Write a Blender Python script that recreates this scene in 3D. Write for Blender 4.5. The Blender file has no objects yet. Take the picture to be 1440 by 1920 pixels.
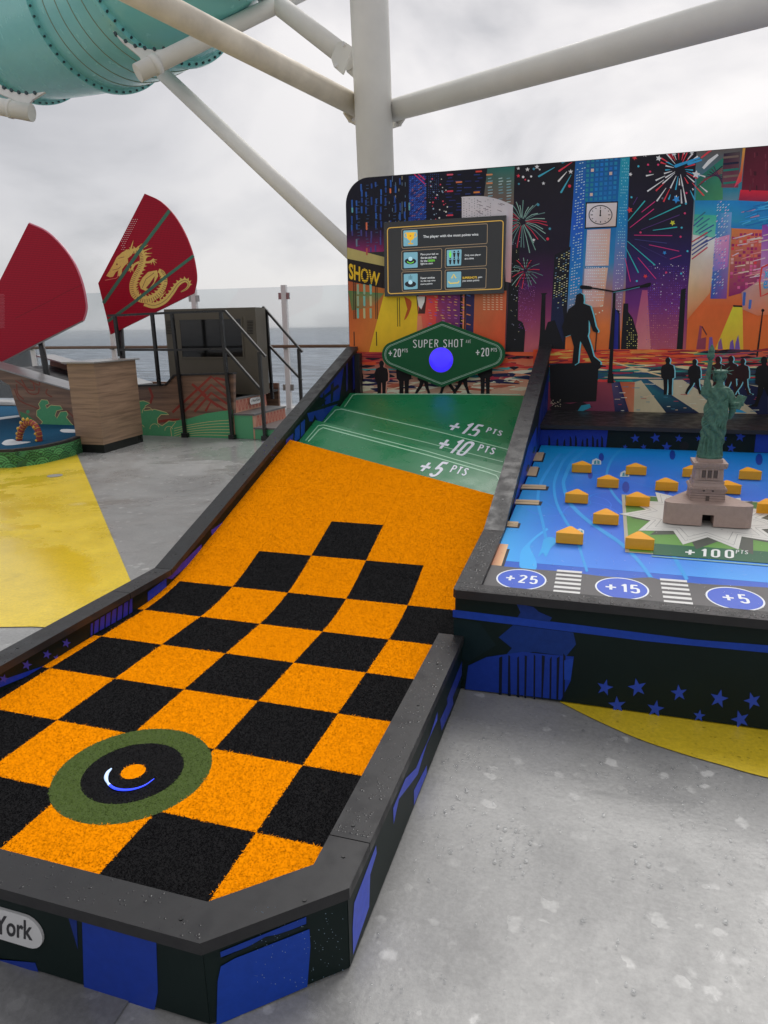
import bpy, bmesh, math, random
import numpy as np
from mathutils import Vector, Matrix
random.seed(7); rng = np.random.default_rng(7)
sc = bpy.context.scene; COL = sc.collection

# ------------------------------------------------------------------ camera
S = .305                      # side of one turf square in metres; the camera was solved from the turf grid
FPX, YAW, PITCH, ROLL = 1302.4, -.302722, .260127, -.0138
CAM = np.array([2.6225*S, -4.54315*S, 4.22696*S + .13])
def _rot():
    f0 = np.array([math.sin(YAW), math.cos(YAW), 0]); r0 = np.array([math.cos(YAW), -math.sin(YAW), 0]); u0 = np.array([0, 0, 1.])
    f = f0*math.cos(PITCH) - u0*math.sin(PITCH); u = u0*math.cos(PITCH) + f0*math.sin(PITCH)
    r = r0*math.cos(ROLL) + u*math.sin(ROLL); u2 = u*math.cos(ROLL) - r0*math.sin(ROLL)
    return np.array([r, -u2, f])
MR = _rot()
cd = bpy.data.cameras.new('camera'); cam = bpy.data.objects.new('camera', cd); COL.objects.link(cam)
cd.sensor_fit = 'HORIZONTAL'; cd.sensor_width = 36; cd.lens = FPX/1440*36; cd.clip_start = .05; cd.clip_end = 90000
m = Matrix.Identity(4)
for i in range(3):
    m[i][0] = MR[0][i]; m[i][1] = -MR[1][i]; m[i][2] = -MR[2][i]; m[i][3] = CAM[i]
cam.matrix_world = m; sc.camera = cam
sc.render.resolution_x, sc.render.resolution_y = 768, 1024
# photo pixel (1440 x 1920) -> point on a known plane of the place
def ray(x, y): return MR.T @ np.array([(x-720)/FPX, (y-960)/FPX, 1.])
def onz(x, y, z): d = ray(x, y); return CAM + d*(z-CAM[2])/d[2]
def onx(x, y, X): d = ray(x, y); return CAM + d*(X-CAM[0])/d[0]
def ony(x, y, Y): d = ray(x, y); return CAM + d*(Y-CAM[1])/d[1]
def onpl(x, y, p, n): d = ray(x, y); n = np.array(n, float); return CAM + d*((np.array(p)-CAM) @ n)/(d @ n)
def atd(x, y, depth): return CAM + ray(x, y)*depth

# ------------------------------------------------------------------ world, sun, exposure
SUN_EL, SUN_AZ = math.radians(52), math.radians(8)       # azimuth from +Y towards +X
sd = Vector((math.sin(SUN_AZ)*math.cos(SUN_EL), math.cos(SUN_AZ)*math.cos(SUN_EL), math.sin(SUN_EL)))
w = bpy.data.worlds.new('World'); sc.world = w; w.use_nodes = True
nt = w.node_tree; N = nt.nodes; L = nt.links; N.clear()
def nd(t, **k):
    n = N.new(t)
    for a, b in k.items(): setattr(n, a, b)
    return n
out = nd('ShaderNodeOutputWorld'); mixs = nd('ShaderNodeMixShader')
sky = nd('ShaderNodeTexSky', sky_type='NISHITA'); sky.sun_disc = False
sky.sun_elevation = SUN_EL; sky.sun_rotation = SUN_AZ
b1 = nd('ShaderNodeBackground'); b1.inputs[1].default_value = .1; L.new(sky.outputs[0], b1.inputs[0])
b2 = nd('ShaderNodeBackground'); b2.inputs[1].default_value = 1.0
tc = nd('ShaderNodeTexCoord')
sep = nd('ShaderNodeSeparateXYZ'); L.new(tc.outputs['Generated'], sep.inputs[0])
def math_(op, a, b=None, clamp=False):
    n = nd('ShaderNodeMath', operation=op); n.use_clamp = clamp
    for i, v in enumerate((a, b)):
        if v is None: continue
        if isinstance(v, (int, float)): n.inputs[i].default_value = v
        else: L.new(v, n.inputs[i])
    return n.outputs[0]
zc = math_('ADD', math_('MAXIMUM', sep.outputs[2], 0.0), .55)
cmb = nd('ShaderNodeCombineXYZ'); L.new(math_('DIVIDE', sep.outputs[0], zc), cmb.inputs[0]); L.new(math_('DIVIDE', sep.outputs[1], zc), cmb.inputs[1])
nz = nd('ShaderNodeTexNoise'); nz.inputs['Scale'].default_value = 2.3; nz.inputs['Detail'].default_value = 7; nz.inputs['Roughness'].default_value = .5; nz.inputs['Distortion'].default_value = .35
L.new(cmb.outputs[0], nz.inputs['Vector'])
rp = nd('ShaderNodeValToRGB'); L.new(nz.outputs[0], rp.inputs[0])
e = rp.color_ramp.elements; e[0].position = .385; e[0].color = (.365, .362, .374, 1); e[1].position = .60; e[1].color = (.515, .505, .51, 1)
k = rp.color_ramp.elements.new(.48); k.color = (.455, .448, .46, 1)
# brighter, slightly warm cloud round the hidden sun
vd = nd('ShaderNodeVectorMath', operation='DOT_PRODUCT'); L.new(tc.outputs['Generated'], vd.inputs[0]); vd.inputs[1].default_value = Vector((math.sin(math.radians(2))*math.cos(math.radians(34)), math.cos(math.radians(2))*math.cos(math.radians(34)), math.sin(math.radians(34))))
gl = math_('POWER', math_('MAXIMUM', vd.outputs['Value'], 0.0), 7.0)
mx = nd('ShaderNodeMix', data_type='RGBA', blend_type='ADD'); mrg = nd('ShaderNodeMapRange'); mrg.inputs['From Min'].default_value = .40; mrg.inputs['From Max'].default_value = .60; mrg.inputs['To Min'].default_value = .30; mrg.inputs['To Max'].default_value = 1.25; L.new(nz.outputs[0], mrg.inputs[0]); L.new(math_('MULTIPLY', gl, mrg.outputs[0]), mx.inputs['Factor']); L.new(rp.outputs[0], mx.inputs['A']); mx.inputs['B'].default_value = (.255, .23, .205, 1)
L.new(mx.outputs['Result'], b2.inputs[0])
mixs.inputs[0].default_value = .93
L.new(b1.outputs[0], mixs.inputs[1]); L.new(b2.outputs[0], mixs.inputs[2]); L.new(mixs.outputs[0], out.inputs[0])
sl = bpy.data.lights.new('sun', 'SUN'); sl.energy = 1.5; sl.angle = math.radians(35); sl.color = (1, .975, .94)
so = bpy.data.objects.new('sun', sl); COL.objects.link(so); so.rotation_euler = (-sd).to_track_quat('-Z', 'Y').to_euler(); so.location = (0, 0, 30)
vs = sc.view_settings; vs.view_transform = 'Standard'; vs.look = 'None'; vs.exposure = .52; vs.gamma = 1; vs.use_curve_mapping = False

# ------------------------------------------------------------------ helpers
EH, EV = 1.0, .50             # light that reaches level and upright faces, used to turn seen colours into base colours
def lin(c):
    c = np.array(c, float)/255
    return np.where(c <= .04045, c/12.92, ((c+.055)/1.055)**2.4)
def alb(c, E=EV): return np.clip(lin(c)/E, .002, .9)
MATS = {}
def mat(name, col, rough=.5, spec=.5, metal=0, mott=0, mscale=8, bump=0, bscale=200, attr=False, stretch=None, emit=0, rvar=0, rscale=6, coat=0):
    if name in MATS: return MATS[name]
    M = bpy.data.materials.new(name); M.use_nodes = True; t = M.node_tree; n = t.nodes; l = t.links
    b = n['Principled BSDF']; b.inputs['Roughness'].default_value = rough; b.inputs['Specular IOR Level'].default_value = spec; b.inputs['Metallic'].default_value = metal
    b.inputs['Coat Weight'].default_value = coat; b.inputs['Coat Roughness'].default_value = .08
    tcn = n.new('ShaderNodeTexCoord'); vec = tcn.outputs['Object']
    if stretch:
        mp = n.new('ShaderNodeMapping'); mp.inputs['Scale'].default_value = stretch; l.new(vec, mp.inputs[0]); vec = mp.outputs[0]
    if attr:
        a = n.new('ShaderNodeAttribute'); a.attribute_name = 'Col'; src = a.outputs['Color']
    else:
        a = n.new('ShaderNodeRGB'); a.outputs[0].default_value = (*col[:3], 1); src = a.outputs[0]
    if mott:
        z = n.new('ShaderNodeTexNoise'); z.inputs['Scale'].default_value = mscale; z.inputs['Detail'].default_value = 6; z.inputs['Roughness'].default_value = .6; l.new(vec, z.inputs['Vector'])
        mr = n.new('ShaderNodeMapRange'); mr.inputs['From Min'].default_value = .3; mr.inputs['From Max'].default_value = .7; mr.inputs['To Min'].default_value = 1-mott; mr.inputs['To Max'].default_value = 1+mott
        l.new(z.outputs[0], mr.inputs[0])
        vm = n.new('ShaderNodeVectorMath'); vm.operation = 'SCALE'; l.new(src, vm.inputs[0]); l.new(mr.outputs[0], vm.inputs['Scale']); src = vm.outputs[0]
    l.new(src, b.inputs['Base Color'])
    if rvar:
        z = n.new('ShaderNodeTexNoise'); z.inputs['Scale'].default_value = rscale; z.inputs['Detail'].default_value = 5; l.new(vec, z.inputs['Vector'])
        mr = n.new('ShaderNodeMapRange'); mr.inputs['From Min'].default_value = .35; mr.inputs['From Max'].default_value = .65; mr.inputs['To Min'].default_value = max(rough-rvar, .02); mr.inputs['To Max'].default_value = min(rough+rvar, 1)
        l.new(z.outputs[0], mr.inputs[0]); l.new(mr.outputs[0], b.inputs['Roughness'])
    if bump:
        z = n.new('ShaderNodeTexNoise'); z.inputs['Scale'].default_value = bscale; z.inputs['Detail'].default_value = 4; l.new(vec, z.inputs['Vector'])
        bn = n.new('ShaderNodeBump'); bn.inputs['Strength'].default_value = bump; bn.inputs['Distance'].default_value = .004; l.new(z.outputs[0], bn.inputs['Height']); l.new(bn.outputs[0], b.inputs['Normal'])
    if emit:
        l.new(src, b.inputs['Emission Color']); b.inputs['Emission Strength'].default_value = emit
    MATS[name] = M; return M
def tag(o, label=None, cat=None, group=None, kind=None):
    for a, b in (('label', label), ('category', cat), ('group', group), ('kind', kind)):
        if b: o[a] = b
    return o
def thing(name, loc, label, cat, group=None):
    o = bpy.data.objects.new(name, None); o.empty_display_size = .1; o.location = loc; COL.objects.link(o)
    return tag(o, label, cat, group)
def link(name, me, M, parent=None):
    o = bpy.data.objects.new(name, me); COL.objects.link(o)
    if M is not None and not me.materials: me.materials.append(M)
    if parent is not None:
        o.parent = parent
        if parent.type == 'EMPTY': o.location = -parent.location
    return o
def mesh(name, v, f, M, parent=None, smooth=False, cols=None):
    me = bpy.data.meshes.new(name); me.from_pydata([tuple(map(float, p)) for p in v], [], [tuple(q) for q in f])
    if cols is not None:
        ca = me.color_attributes.new('Col', 'FLOAT_COLOR', 'CORNER')
        flat = np.ones((len(me.loops), 4), np.float32); flat[:, :3] = np.array(cols, np.float32); ca.data.foreach_set('color', flat.ravel())
    if smooth: me.polygons.foreach_set('use_smooth', [True]*len(me.polygons))
    me.update(); return link(name, me, M, parent)
def bmobj(name, bm, M, parent=None, smooth=False, bevel=0, seg=2):
    if bevel:
        es = [ed for ed in bm.edges if len(ed.link_faces) == 2 and ed.calc_face_angle(0) > .5]
        bmesh.ops.bevel(bm, geom=es, offset=bevel, segments=seg, profile=.6, affect='EDGES')
    bmesh.ops.recalc_face_normals(bm, faces=bm.faces)
    me = bpy.data.meshes.new(name); bm.to_mesh(me); bm.free()
    if smooth: me.polygons.foreach_set('use_smooth', [True]*len(me.polygons))
    return link(name, me, M, parent)
def add_extr(bm, pts, vec):
    a = [bm.verts.new(tuple(map(float, p))) for p in pts]; b = [bm.verts.new(tuple(float(q) for q in np.array(p)+np.array(vec))) for p in pts]
    n = len(a); bm.faces.new(a); bm.faces.new(b[::-1])
    for i in range(n): bm.faces.new((a[i], a[(i+1) % n], b[(i+1) % n], b[i]))
def extr(name, pts, vec, M, parent=None, bevel=0, smooth=False):
    bm = bmesh.new(); add_extr(bm, pts, vec); return bmobj(name, bm, M, parent, smooth, bevel)
def box(name, x0, x1, y0, y1, z0, z1, M, parent=None, bevel=0):
    return extr(name, [(x0, y0, z0), (x1, y0, z0), (x1, y1, z0), (x0, y1, z0)], (0, 0, z1-z0), M, parent, bevel)
def frame_of(d):
    d = Vector(d).normalized(); a = Vector((0, 0, 1)) if abs(d.z) < .9 else Vector((1, 0, 0))
    u = d.cross(a).normalized(); return u, d.cross(u).normalized()
def add_tube(bm, pts, rad, n=14, caps=True):
    pts = [Vector([float(q) for q in p]) for p in pts]; rs = rad if hasattr(rad, '__len__') else [rad]*len(pts); rings = []; u0 = None
    for i, p in enumerate(pts):
        d = (pts[min(i+1, len(pts)-1)]-pts[max(i-1, 0)]).normalized()
        if u0 is None: u0, v0 = frame_of(d)
        else:
            u0 = (u0-d*u0.dot(d)).normalized(); v0 = d.cross(u0)
        rings.append([bm.verts.new(p+(u0*math.cos(2*math.pi*k/n)+v0*math.sin(2*math.pi*k/n))*rs[i]) for k in range(n)])
    for a, b in zip(rings, rings[1:]):
        for k in range(n): bm.faces.new((a[k], a[(k+1) % n], b[(k+1) % n], b[k]))
    if caps: bm.faces.new(rings[0][::-1]); bm.faces.new(rings[-1])
def tube(name, pts, rad, M, parent=None, n=16, caps=True):
    bm = bmesh.new(); add_tube(bm, pts, rad, n, caps)
    o = bmobj(name, bm, M, parent, False)
    for p in o.data.polygons: p.use_smooth = len(p.vertices) == 4
    return o
def barpts(name, p, q, wdt, hgt, M, parent=None):        # square bar between two points
    p = Vector([float(a) for a in p]); q = Vector([float(a) for a in q]); u, v = frame_of(q-p); u = u*wdt/2; v = v*hgt/2
    return extr(name, [p+u+v, p-u+v, p-u-v, p+u-v], q-p, M, parent)
# text as flat mesh, bounding box normalised to the unit square
_tx = {}
def text2d(s, off=.0):
    if (s, off) in _tx: return _tx[(s, off)]
    cu = bpy.data.curves.new('t', 'FONT'); cu.body = s; cu.offset = off; cu.resolution_u = 3; cu.fill_mode = 'FRONT'
    o = bpy.data.objects.new('t', cu); COL.objects.link(o)
    bpy.context.view_layer.update(); dg = bpy.context.evaluated_depsgraph_get(); me = o.evaluated_get(dg).to_mesh()
    v = np.array([q.co[:2] for q in me.vertices]); f = [list(p.vertices) for p in me.polygons]
    o.evaluated_get(dg).to_mesh_clear(); bpy.data.objects.remove(o); bpy.data.curves.remove(cu)
    v = (v-v.min(0))/(v.max(0)-v.min(0)); _tx[(s, off)] = (v, f); return v, f
class Print:
    """Flat print: coloured polygons laid a fraction of a millimetre apart on one surface."""
    def __init__(s, f, n, E=EV, eps=2.5e-4): s.f = f; s.n = np.array(n, float); s.E = E; s.eps = eps; s.v = []; s.F = []; s.c = []; s.solo = None; s.cnt = {}; s.ztop = None
    def poly(s, pts, col, layer=1, raw=False):
        s.cnt[layer] = s.cnt.get(layer, 0)+1; off = s.n*(s.eps*layer+(s.cnt[layer] % 53)*min(s.eps/56, 6e-6)); b = len(s.v); mul = isinstance(col[0], (tuple, list, np.ndarray))
        V = [np.array(p if raw else s.f(*p))+off for p in pts]; C = [alb(col[i] if mul else col, s.E) for i in range(len(pts))]
        if s.ztop is not None and any(v[2] > s.ztop for v in V):      # trim at the top edge of the board
            V2 = []; C2 = []
            for i in range(len(V)):
                a, c, b_, d = V[i], C[i], V[(i+1) % len(V)], C[(i+1) % len(V)]
                if a[2] <= s.ztop: V2.append(a); C2.append(c)
                if (a[2] > s.ztop) != (b_[2] > s.ztop): t = (s.ztop-a[2])/(b_[2]-a[2]); V2.append(a+(b_-a)*t); C2.append(c+(d-c)*t)
            V, C = V2, C2
            if len(V) < 3: return
        s.v += V; s.F.append(list(range(b, b+len(V)))); s.c += C
    def streak(s, a, b, w0, w1, col, layer=1):
        a = np.array(a, float); b = np.array(b, float); d = b-a; d /= np.linalg.norm(d)+1e-9; q = np.array([-d[1], d[0]])
        s.poly([a+q*w0/2, a-q*w0/2, b-q*w1/2, b+d*w1*.4, b+q*w1/2], col, layer)
    def path(s, pts, wd, col, layer=1):
        pts = [np.array(p, float) for p in pts]; n = len(pts); ws = wd if hasattr(wd, '__len__') else [wd]*n; Lf = []; Rt = []
        for i in range(n):
            d = pts[min(i+1, n-1)]-pts[max(i-1, 0)]; d = d/(np.linalg.norm(d)+1e-9); q = np.array([-d[1], d[0]])*ws[i]/2; Lf.append(pts[i]+q); Rt.append(pts[i]-q)
        for i in range(n-1):
            c = col if not isinstance(col[0], (tuple, list)) else [col[i], col[i], col[i+1], col[i+1]]
            s.poly([Lf[i], Rt[i], Rt[i+1], Lf[i+1]], c, layer)
    def dot(s, c, rx, col, layer=1, ry=None, n=10):
        ry = ry or rx; s.poly([(c[0]+rx*math.cos(2*math.pi*k/n), c[1]+ry*math.sin(2*math.pi*k/n)) for k in range(n)], col, layer)
    def ring(s, c, rx, ry, wd, col, layer=1, a0=0, a1=2*math.pi, n=36):
        s.path([(c[0]+rx*math.cos(a0+(a1-a0)*k/n), c[1]+ry*math.sin(a0+(a1-a0)*k/n)) for k in range(n+1)], wd, col, layer)
    def star(s, c, r, col, layer=1, rot=0, k=.42, n=5):
        if s.solo is not None: s.solo.append((len(s.v), len(s.v)+2*n))
        s.poly([(c[0]+(r if i % 2 == 0 else r*k)*math.sin(math.pi*i/n+rot), c[1]-(r if i % 2 == 0 else r*k)*math.cos(math.pi*i/n+rot)) for i in range(2*n)], col, layer)
    def text(s, t, q, col, layer=3, off=.0, raw=False):   # q: corners TL, TR, BR, BL
        v, f = text2d(t, off); tl, tr, br, bl = [np.array(a, float) for a in q]
        P = [(bl*(1-u)+br*u)*(1-w_)+(tl*(1-u)+tr*u)*w_ for u, w_ in v]; P3 = [np.array(p if raw else s.f(*p)) for p in P]
        for fa in f: s.poly([P3[i] for i in fa], col, layer, raw=True)
    def done(s, name, M, parent):
        if s.solo:                                   # stars are pieces of their own
            for a, b in s.solo: mesh('printed_star', s.v[a:b], [list(range(b-a))], M, parent, cols=s.c[a:b])
            F = []; c = []
            for f in s.F:
                if not any(a <= f[0] < b for a, b in s.solo): F.append(f); c += [s.c[i] for i in f]
            s.F, s.c = F, c
        return mesh(name, s.v, s.F, M, parent, cols=s.c)
GLY = {}
def _arc(cx, cy, rx, ry, a0, a1, n=8): return [(cx+rx*math.cos(math.radians(a0+(a1-a0)*k/n)), cy+ry*math.sin(math.radians(a0+(a1-a0)*k/n))) for k in range(n+1)]
_O = _arc(.28, 1.25, .28, .28, 0, 180)+_arc(.28, .28, .28, .28, 180, 360)
GLY['O'] = GLY['0'] = [_O+[_O[0]]]
GLY['1'] = [[(0, 1.2), (.24, 1.53), (.24, 0)]]
GLY['2'] = [_arc(.27, 1.26, .27, .27, 170, 0)+[(.54, 1.1), (.02, .02), (.56, .02)]]
GLY['5'] = [[(.5, 1.53), (.06, 1.53), (.03, .8)]+_arc(.27, .66, .27, .25, 120, 0)+_arc(.27, .27, .27, .27, 0, -165)]
GLY['+'] = [[(0, .74), (.84, .74)], [(.42, .22), (.42, .60)], [(.42, .88), (.42, 1.26)]]
GLY['P'] = [[(0, 0), (0, 1.53)]+_arc(.26, 1.17, .27, .36, 90, -90)+[(0, .81)]]
GLY['R'] = [GLY['P'][0], [(.25, .8), (.54, 0)]]
GLY['T'] = [[(0, 1.53), (.56, 1.53)], [(.28, 1.53), (.28, 0)]]
GLY['S'] = [_arc(.27, 1.24, .27, .29, 15, 270)+_arc(.27, .36, .27, .36, 80, -165)]
GLY['U'] = [[(0, 1.53), (0, .28)]+_arc(.28, .28, .28, .28, 180, 360)+[(.56, 1.53)]]
GLY['E'] = [[(.5, 1.53), (0, 1.53), (0, 0), (.5, 0)], [(0, .78), (.43, .78)]]
GLY['H'] = [[(0, 0), (0, 1.53)], [(.54, 0), (.54, 1.53)], [(0, .78), (.54, .78)]]
GLY['A'] = [[(0, 0), (.3, 1.53), (.6, 0)], [(.1, .45), (.5, .45)]]
GLY['V'] = [[(0, 1.53), (.3, 0), (.6, 1.53)]]
GLY['W'] = [[(0, 1.53), (.2, 0), (.42, 1.2), (.64, 0), (.84, 1.53)]]
def stroke_text(P, t, q, col, layer=3, th=.2, gap=.24, raw=False):      # condensed sign lettering, q: TL TR BR BL
    x = 0; S_ = []
    for ch in t:
        if ch == ' ': x += .5; continue
        S_ += [[(x+a, b) for a, b in s_] for s_ in GLY[ch]]; x += max(a for s_ in GLY[ch] for a, b in s_)+th+gap
    W_ = x-gap; tl, tr, br, bl = [np.array(a, float) for a in q]
    def mp(a, b):
        u = (a+th/2)/W_; w_ = (b+th/2)/(1.53+th); r = (bl*(1-u)+br*u)*(1-w_)+(tl*(1-u)+tr*u)*w_
        return np.array(r if raw else P.f(*r))
    for s_ in S_:
        n = len(s_); pts = [np.array(p_) for p_ in s_]
        for i in range(n-1):
            d = pts[i+1]-pts[i]; L_ = np.linalg.norm(d)
            if L_ < 1e-6: continue
            d = d/L_; k = np.array([-d[1], d[0]])*th/2; a, b = pts[i], pts[i+1]
            P.poly([mp(*(a+k)), mp(*(a-k)), mp(*(b-k)), mp(*(b+k))], col, layer, raw=True)
            if 0 < i: P.poly([mp(a[0]+th/2*math.cos(m_*math.pi/4), a[1]+th/2*math.sin(m_*math.pi/4)) for m_ in range(8)], col, layer, raw=True)
def thick_path(pts, wd):   # outline of a tapered stroke, for cut-out shapes
    pts = [np.array(p, float) for p in pts]; n = len(pts); A = []; B = []
    for i in range(n):
        d = pts[min(i+1, n-1)]-pts[max(i-1, 0)]; d = d/(np.linalg.norm(d)+1e-9); q = np.array([-d[1], d[0]])*wd[i]/2; A.append(pts[i]+q); B.append(pts[i]-q)
    return A+B[::-1]
def smoothp(pts, k=6):     # Catmull-Rom
    P = [np.array(p, float) for p in pts]; P = [2*P[0]-P[1]]+P+[2*P[-1]-P[-2]]; o = []
    for i in range(1, len(P)-2):
        for j in range(k):
            t = j/k; o.append(.5*((2*P[i])+(-P[i-1]+P[i+1])*t+(2*P[i-1]-5*P[i]+4*P[i+1]-P[i+2])*t*t+(-P[i-1]+3*P[i]-3*P[i+1]+P[i+2])*t**3))
    return o+[P[-2]]
# ------------------------------------------------------------------ materials
M_cap = mat('black_board', (.024, .024, .026), .46, .34, mott=.06, mscale=30, bump=.06, bscale=500, rvar=.14, rscale=14)
M_panel = mat('panel_base', (.0042, .0125, .0115), .5, .2, mott=.1, mscale=6)
M_print = mat('printed_vinyl', (0, 0, 0), .45, .22, attr=True, mott=.09, mscale=45, rvar=.08)
M_mural = mat('mural_print', (0, 0, 0), .55, .3, attr=True, mott=.09, mscale=5, stretch=(1.6, 1, 1))
M_field = mat('playfield_print', (0, 0, 0), .42, .35, attr=True, mott=.02, mscale=9)
M_screw = mat('screw_steel', (.02, .02, .021), .35, metal=.2)
M_dark = mat('dark_gap', (.006, .006, .007), .8)
M_white = mat('white_steel', alb((226, 224, 218), .98), .6, .3, mott=.05, mscale=3, rvar=.1)
M_cream = mat('cream_steel', (.76, .69, .57), .6, .3, mott=.16, mscale=3.5, rvar=.1)
M_black = mat('black_steel', (.008, .008, .009), .35, .5, rvar=.1)
M_drop = mat('water_drop', (.03, .03, .032), .16, .28)

# ------------------------------------------------------------------ deck, sea
def deck_mat(name, c1, c2, spots=.4):
    M = bpy.data.materials.new(name); M.use_nodes = True; t = M.node_tree; n = t.nodes; l = t.links; b = n['Principled BSDF']
    tcn = n.new('ShaderNodeTexCoord'); v = tcn.outputs['Object']
    def noise(s, d=5, r=.55, dist=0):
        z = n.new('ShaderNodeTexNoise'); z.inputs['Scale'].default_value = s; z.inputs['Detail'].default_value = d; z.inputs['Roughness'].default_value = r; z.inputs['Distortion'].default_value = dist; l.new(v, z.inputs['Vector']); return z.outputs[0]
    def mrange(x, a, b_, c, d):
        m_ = n.new('ShaderNodeMapRange'); m_.inputs['From Min'].default_value = a; m_.inputs['From Max'].default_value = b_; m_.inputs['To Min'].default_value = c; m_.inputs['To Max'].default_value = d; l.new(x, m_.inputs[0]); return m_.outputs[0]
    def mixc(f, a, b_):
        m_ = n.new('ShaderNodeMix'); m_.data_type = 'RGBA'; l.new(f, m_.inputs['Factor'])
        for q, i in ((a, 'A'), (b_, 'B')):
            if isinstance(q, tuple): m_.inputs[i].default_value = (*q, 1)
            else: l.new(q, m_.inputs[i])
        return m_.outputs['Result']
    base = mixc(mrange(noise(1.3, 6, .6, .6), .35, .65, 0, 1), c1, c2)
    base = mixc(mrange(noise(9, 5, .6), .45, .75, 0, .35), base, tuple(q*.78 for q in c1))
    # pale dried splash marks
    vo = n.new('ShaderNodeTexVoronoi'); vo.inputs['Scale'].default_value = 15; vo.feature = 'F1'
    va = n.new('ShaderNodeVectorMath'); va.operation = 'MULTIPLY_ADD'
    z2 = n.new('ShaderNodeTexNoise'); z2.inputs['Scale'].default_value = 30; z2.inputs['Detail'].default_value = 3; l.new(v, z2.inputs['Vector'])
    l.new(z2.outputs['Color'], va.inputs[0]); va.inputs[1].default_value = (.045, .045, 0); l.new(v, va.inputs[2]); l.new(va.outputs[0], vo.inputs['Vector'])
    wn = n.new('ShaderNodeTexWhiteNoise'); wn.noise_dimensions = '3D'; l.new(vo.outputs['Position'], wn.inputs['Vector'])
    rad = mrange(wn.outputs['Value'], .38, 1, -.05, .40)
    def softdisc(dist_, rad_, w_):
        sb_ = n.new('ShaderNodeMath'); sb_.operation = 'SUBTRACT'; l.new(rad_, sb_.inputs[0]); l.new(dist_, sb_.inputs[1]); mq = mrange(sb_.outputs[0], -w_*.2, w_, 0, 1); return mq.node
    vo.feature = 'SMOOTH_F1'; vo.inputs['Smoothness'].default_value = .35
    lt = softdisc(vo.outputs['Distance'], rad, .10)
    gate = n.new('ShaderNodeMath'); gate.operation = 'MULTIPLY'; l.new(lt.outputs[0], gate.inputs[0]); l.new(mrange(noise(.9, 3), .38, .58, .3*spots, spots*1.2), gate.inputs[1])
    vo2 = n.new('ShaderNodeTexVoronoi'); vo2.inputs['Scale'].default_value = 38; l.new(va.outputs[0], vo2.inputs['Vector'])
    wn2 = n.new('ShaderNodeTexWhiteNoise'); wn2.noise_dimensions = '3D'; l.new(vo2.outputs['Position'], wn2.inputs['Vector'])
    lt2 = softdisc(vo2.outputs['Distance'], mrange(wn2.outputs['Value'], .6, 1, -.05, .3), .10)
    g2 = n.new('ShaderNodeMath'); g2.operation = 'MULTIPLY'; l.new(lt2.outputs[0], g2.inputs[0]); l.new(mrange(noise(.8, 3), .40, .6, .1*spots, spots*.7), g2.inputs[1])
    base = mixc(g2.outputs[0], base, tuple(min(q*1.6, .8) for q in c2))
    base = mixc(gate.outputs[0], base, tuple(min(q*1.75, .8) for q in c2))
    base = mixc(mrange(noise(2.6, 6, .68, .3), .60, .66, 0, .30), base, tuple(q*.62 for q in c1))
    mp2 = n.new('ShaderNodeMapping'); mp2.inputs['Rotation'].default_value = (0, 0, .5); mp2.inputs['Scale'].default_value = (1.2, 14, 1); l.new(v, mp2.inputs[0]); zs2 = n.new('ShaderNodeTexNoise'); zs2.inputs['Scale'].default_value = 2.2; zs2.inputs['Detail'].default_value = 6; l.new(mp2.outputs[0], zs2.inputs['Vector'])
    base = mixc(mrange(zs2.outputs[0], .55, .75, 0, .30), base, tuple(q*.7 for q in c1))
    fine = n.new('ShaderNodeVectorMath'); fine.operation = 'SCALE'; l.new(base, fine.inputs[0]); l.new(mrange(noise(70, 4, .7), .3, .7, .86, 1.12), fine.inputs['Scale']); base = fine.outputs[0]
    l.new(base, b.inputs['Base Color'])
    wet = mrange(noise(1.1, 7, .7, .4), .40, .64, .50, .16)
    dry = n.new('ShaderNodeMath'); dry.operation = 'MAXIMUM'; l.new(wet, dry.inputs[0]); l.new(mrange(noise(30, 3), .5, .72, 0, .5), dry.inputs[1])
    pud = mrange(noise(.55, 6, .62, .6), .52, .56, 0, 1)
    rmx = n.new('ShaderNodeMix'); rmx.data_type = 'FLOAT'; l.new(pud, rmx.inputs['Factor']); l.new(dry.outputs[0], rmx.inputs['A']); rmx.inputs['B'].default_value = .09
    l.new(rmx.outputs['Result'], b.inputs['Roughness']); b.inputs['Specular IOR Level'].default_value = .45
    bn = n.new('ShaderNodeBump'); bn.inputs['Strength'].default_value = .2; bn.inputs['Distance'].default_value = .004
    ad = n.new('ShaderNodeMath'); ad.operation = 'ADD'; l.new(noise(55, 4, .65), ad.inputs[0]); l.new(noise(5, 2), ad.inputs[1])
    l.new(ad.outputs[0], bn.inputs['Height']); l.new(bn.outputs[0], b.inputs['Normal'])
    return M
M_deck = deck_mat('grey_deck_paint', (.262, .262, .258), (.325, .324, .316), .6)
M_yel = deck_mat('yellow_deck_paint', (.72, .52, .025), (.82, .60, .035), .05)
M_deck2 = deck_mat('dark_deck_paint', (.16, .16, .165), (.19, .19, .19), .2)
deck = tag(mesh('deck', [(-26, -14, 0), (20, -14, 0), (20, 10.8, 0), (-26, 10.8, 0), (-26, 10.8, -3), (20, 10.8, -3)], [(0, 1, 2, 3), (3, 2, 5, 4)], M_deck), kind='structure')
def sheet(name, px, M, z=.004):
    return tag(mesh(name, [onz(x, y, 0)+np.array([0, 0, z]) for x, y in px], [list(range(len(px)))], M), kind='structure')
sheet('yellow_deck_paint', [(-500, 1196), (-150, 1184), (0, 1177), (60, 1176), (140, 1180), (230, 1187), (290, 1194), (243, 1085), (195, 972), (147, 858), (110, 775), (-700, 790)][::-1], M_yel)
sheet('yellow_deck_paint', smoothp([(1050, 1318), (1120, 1353), (1200, 1388), (1280, 1415), (1360, 1438), (1440, 1460), (1700, 1520)], 5)+[(1800, 1300), (1045, 1295)], M_yel)
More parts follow.
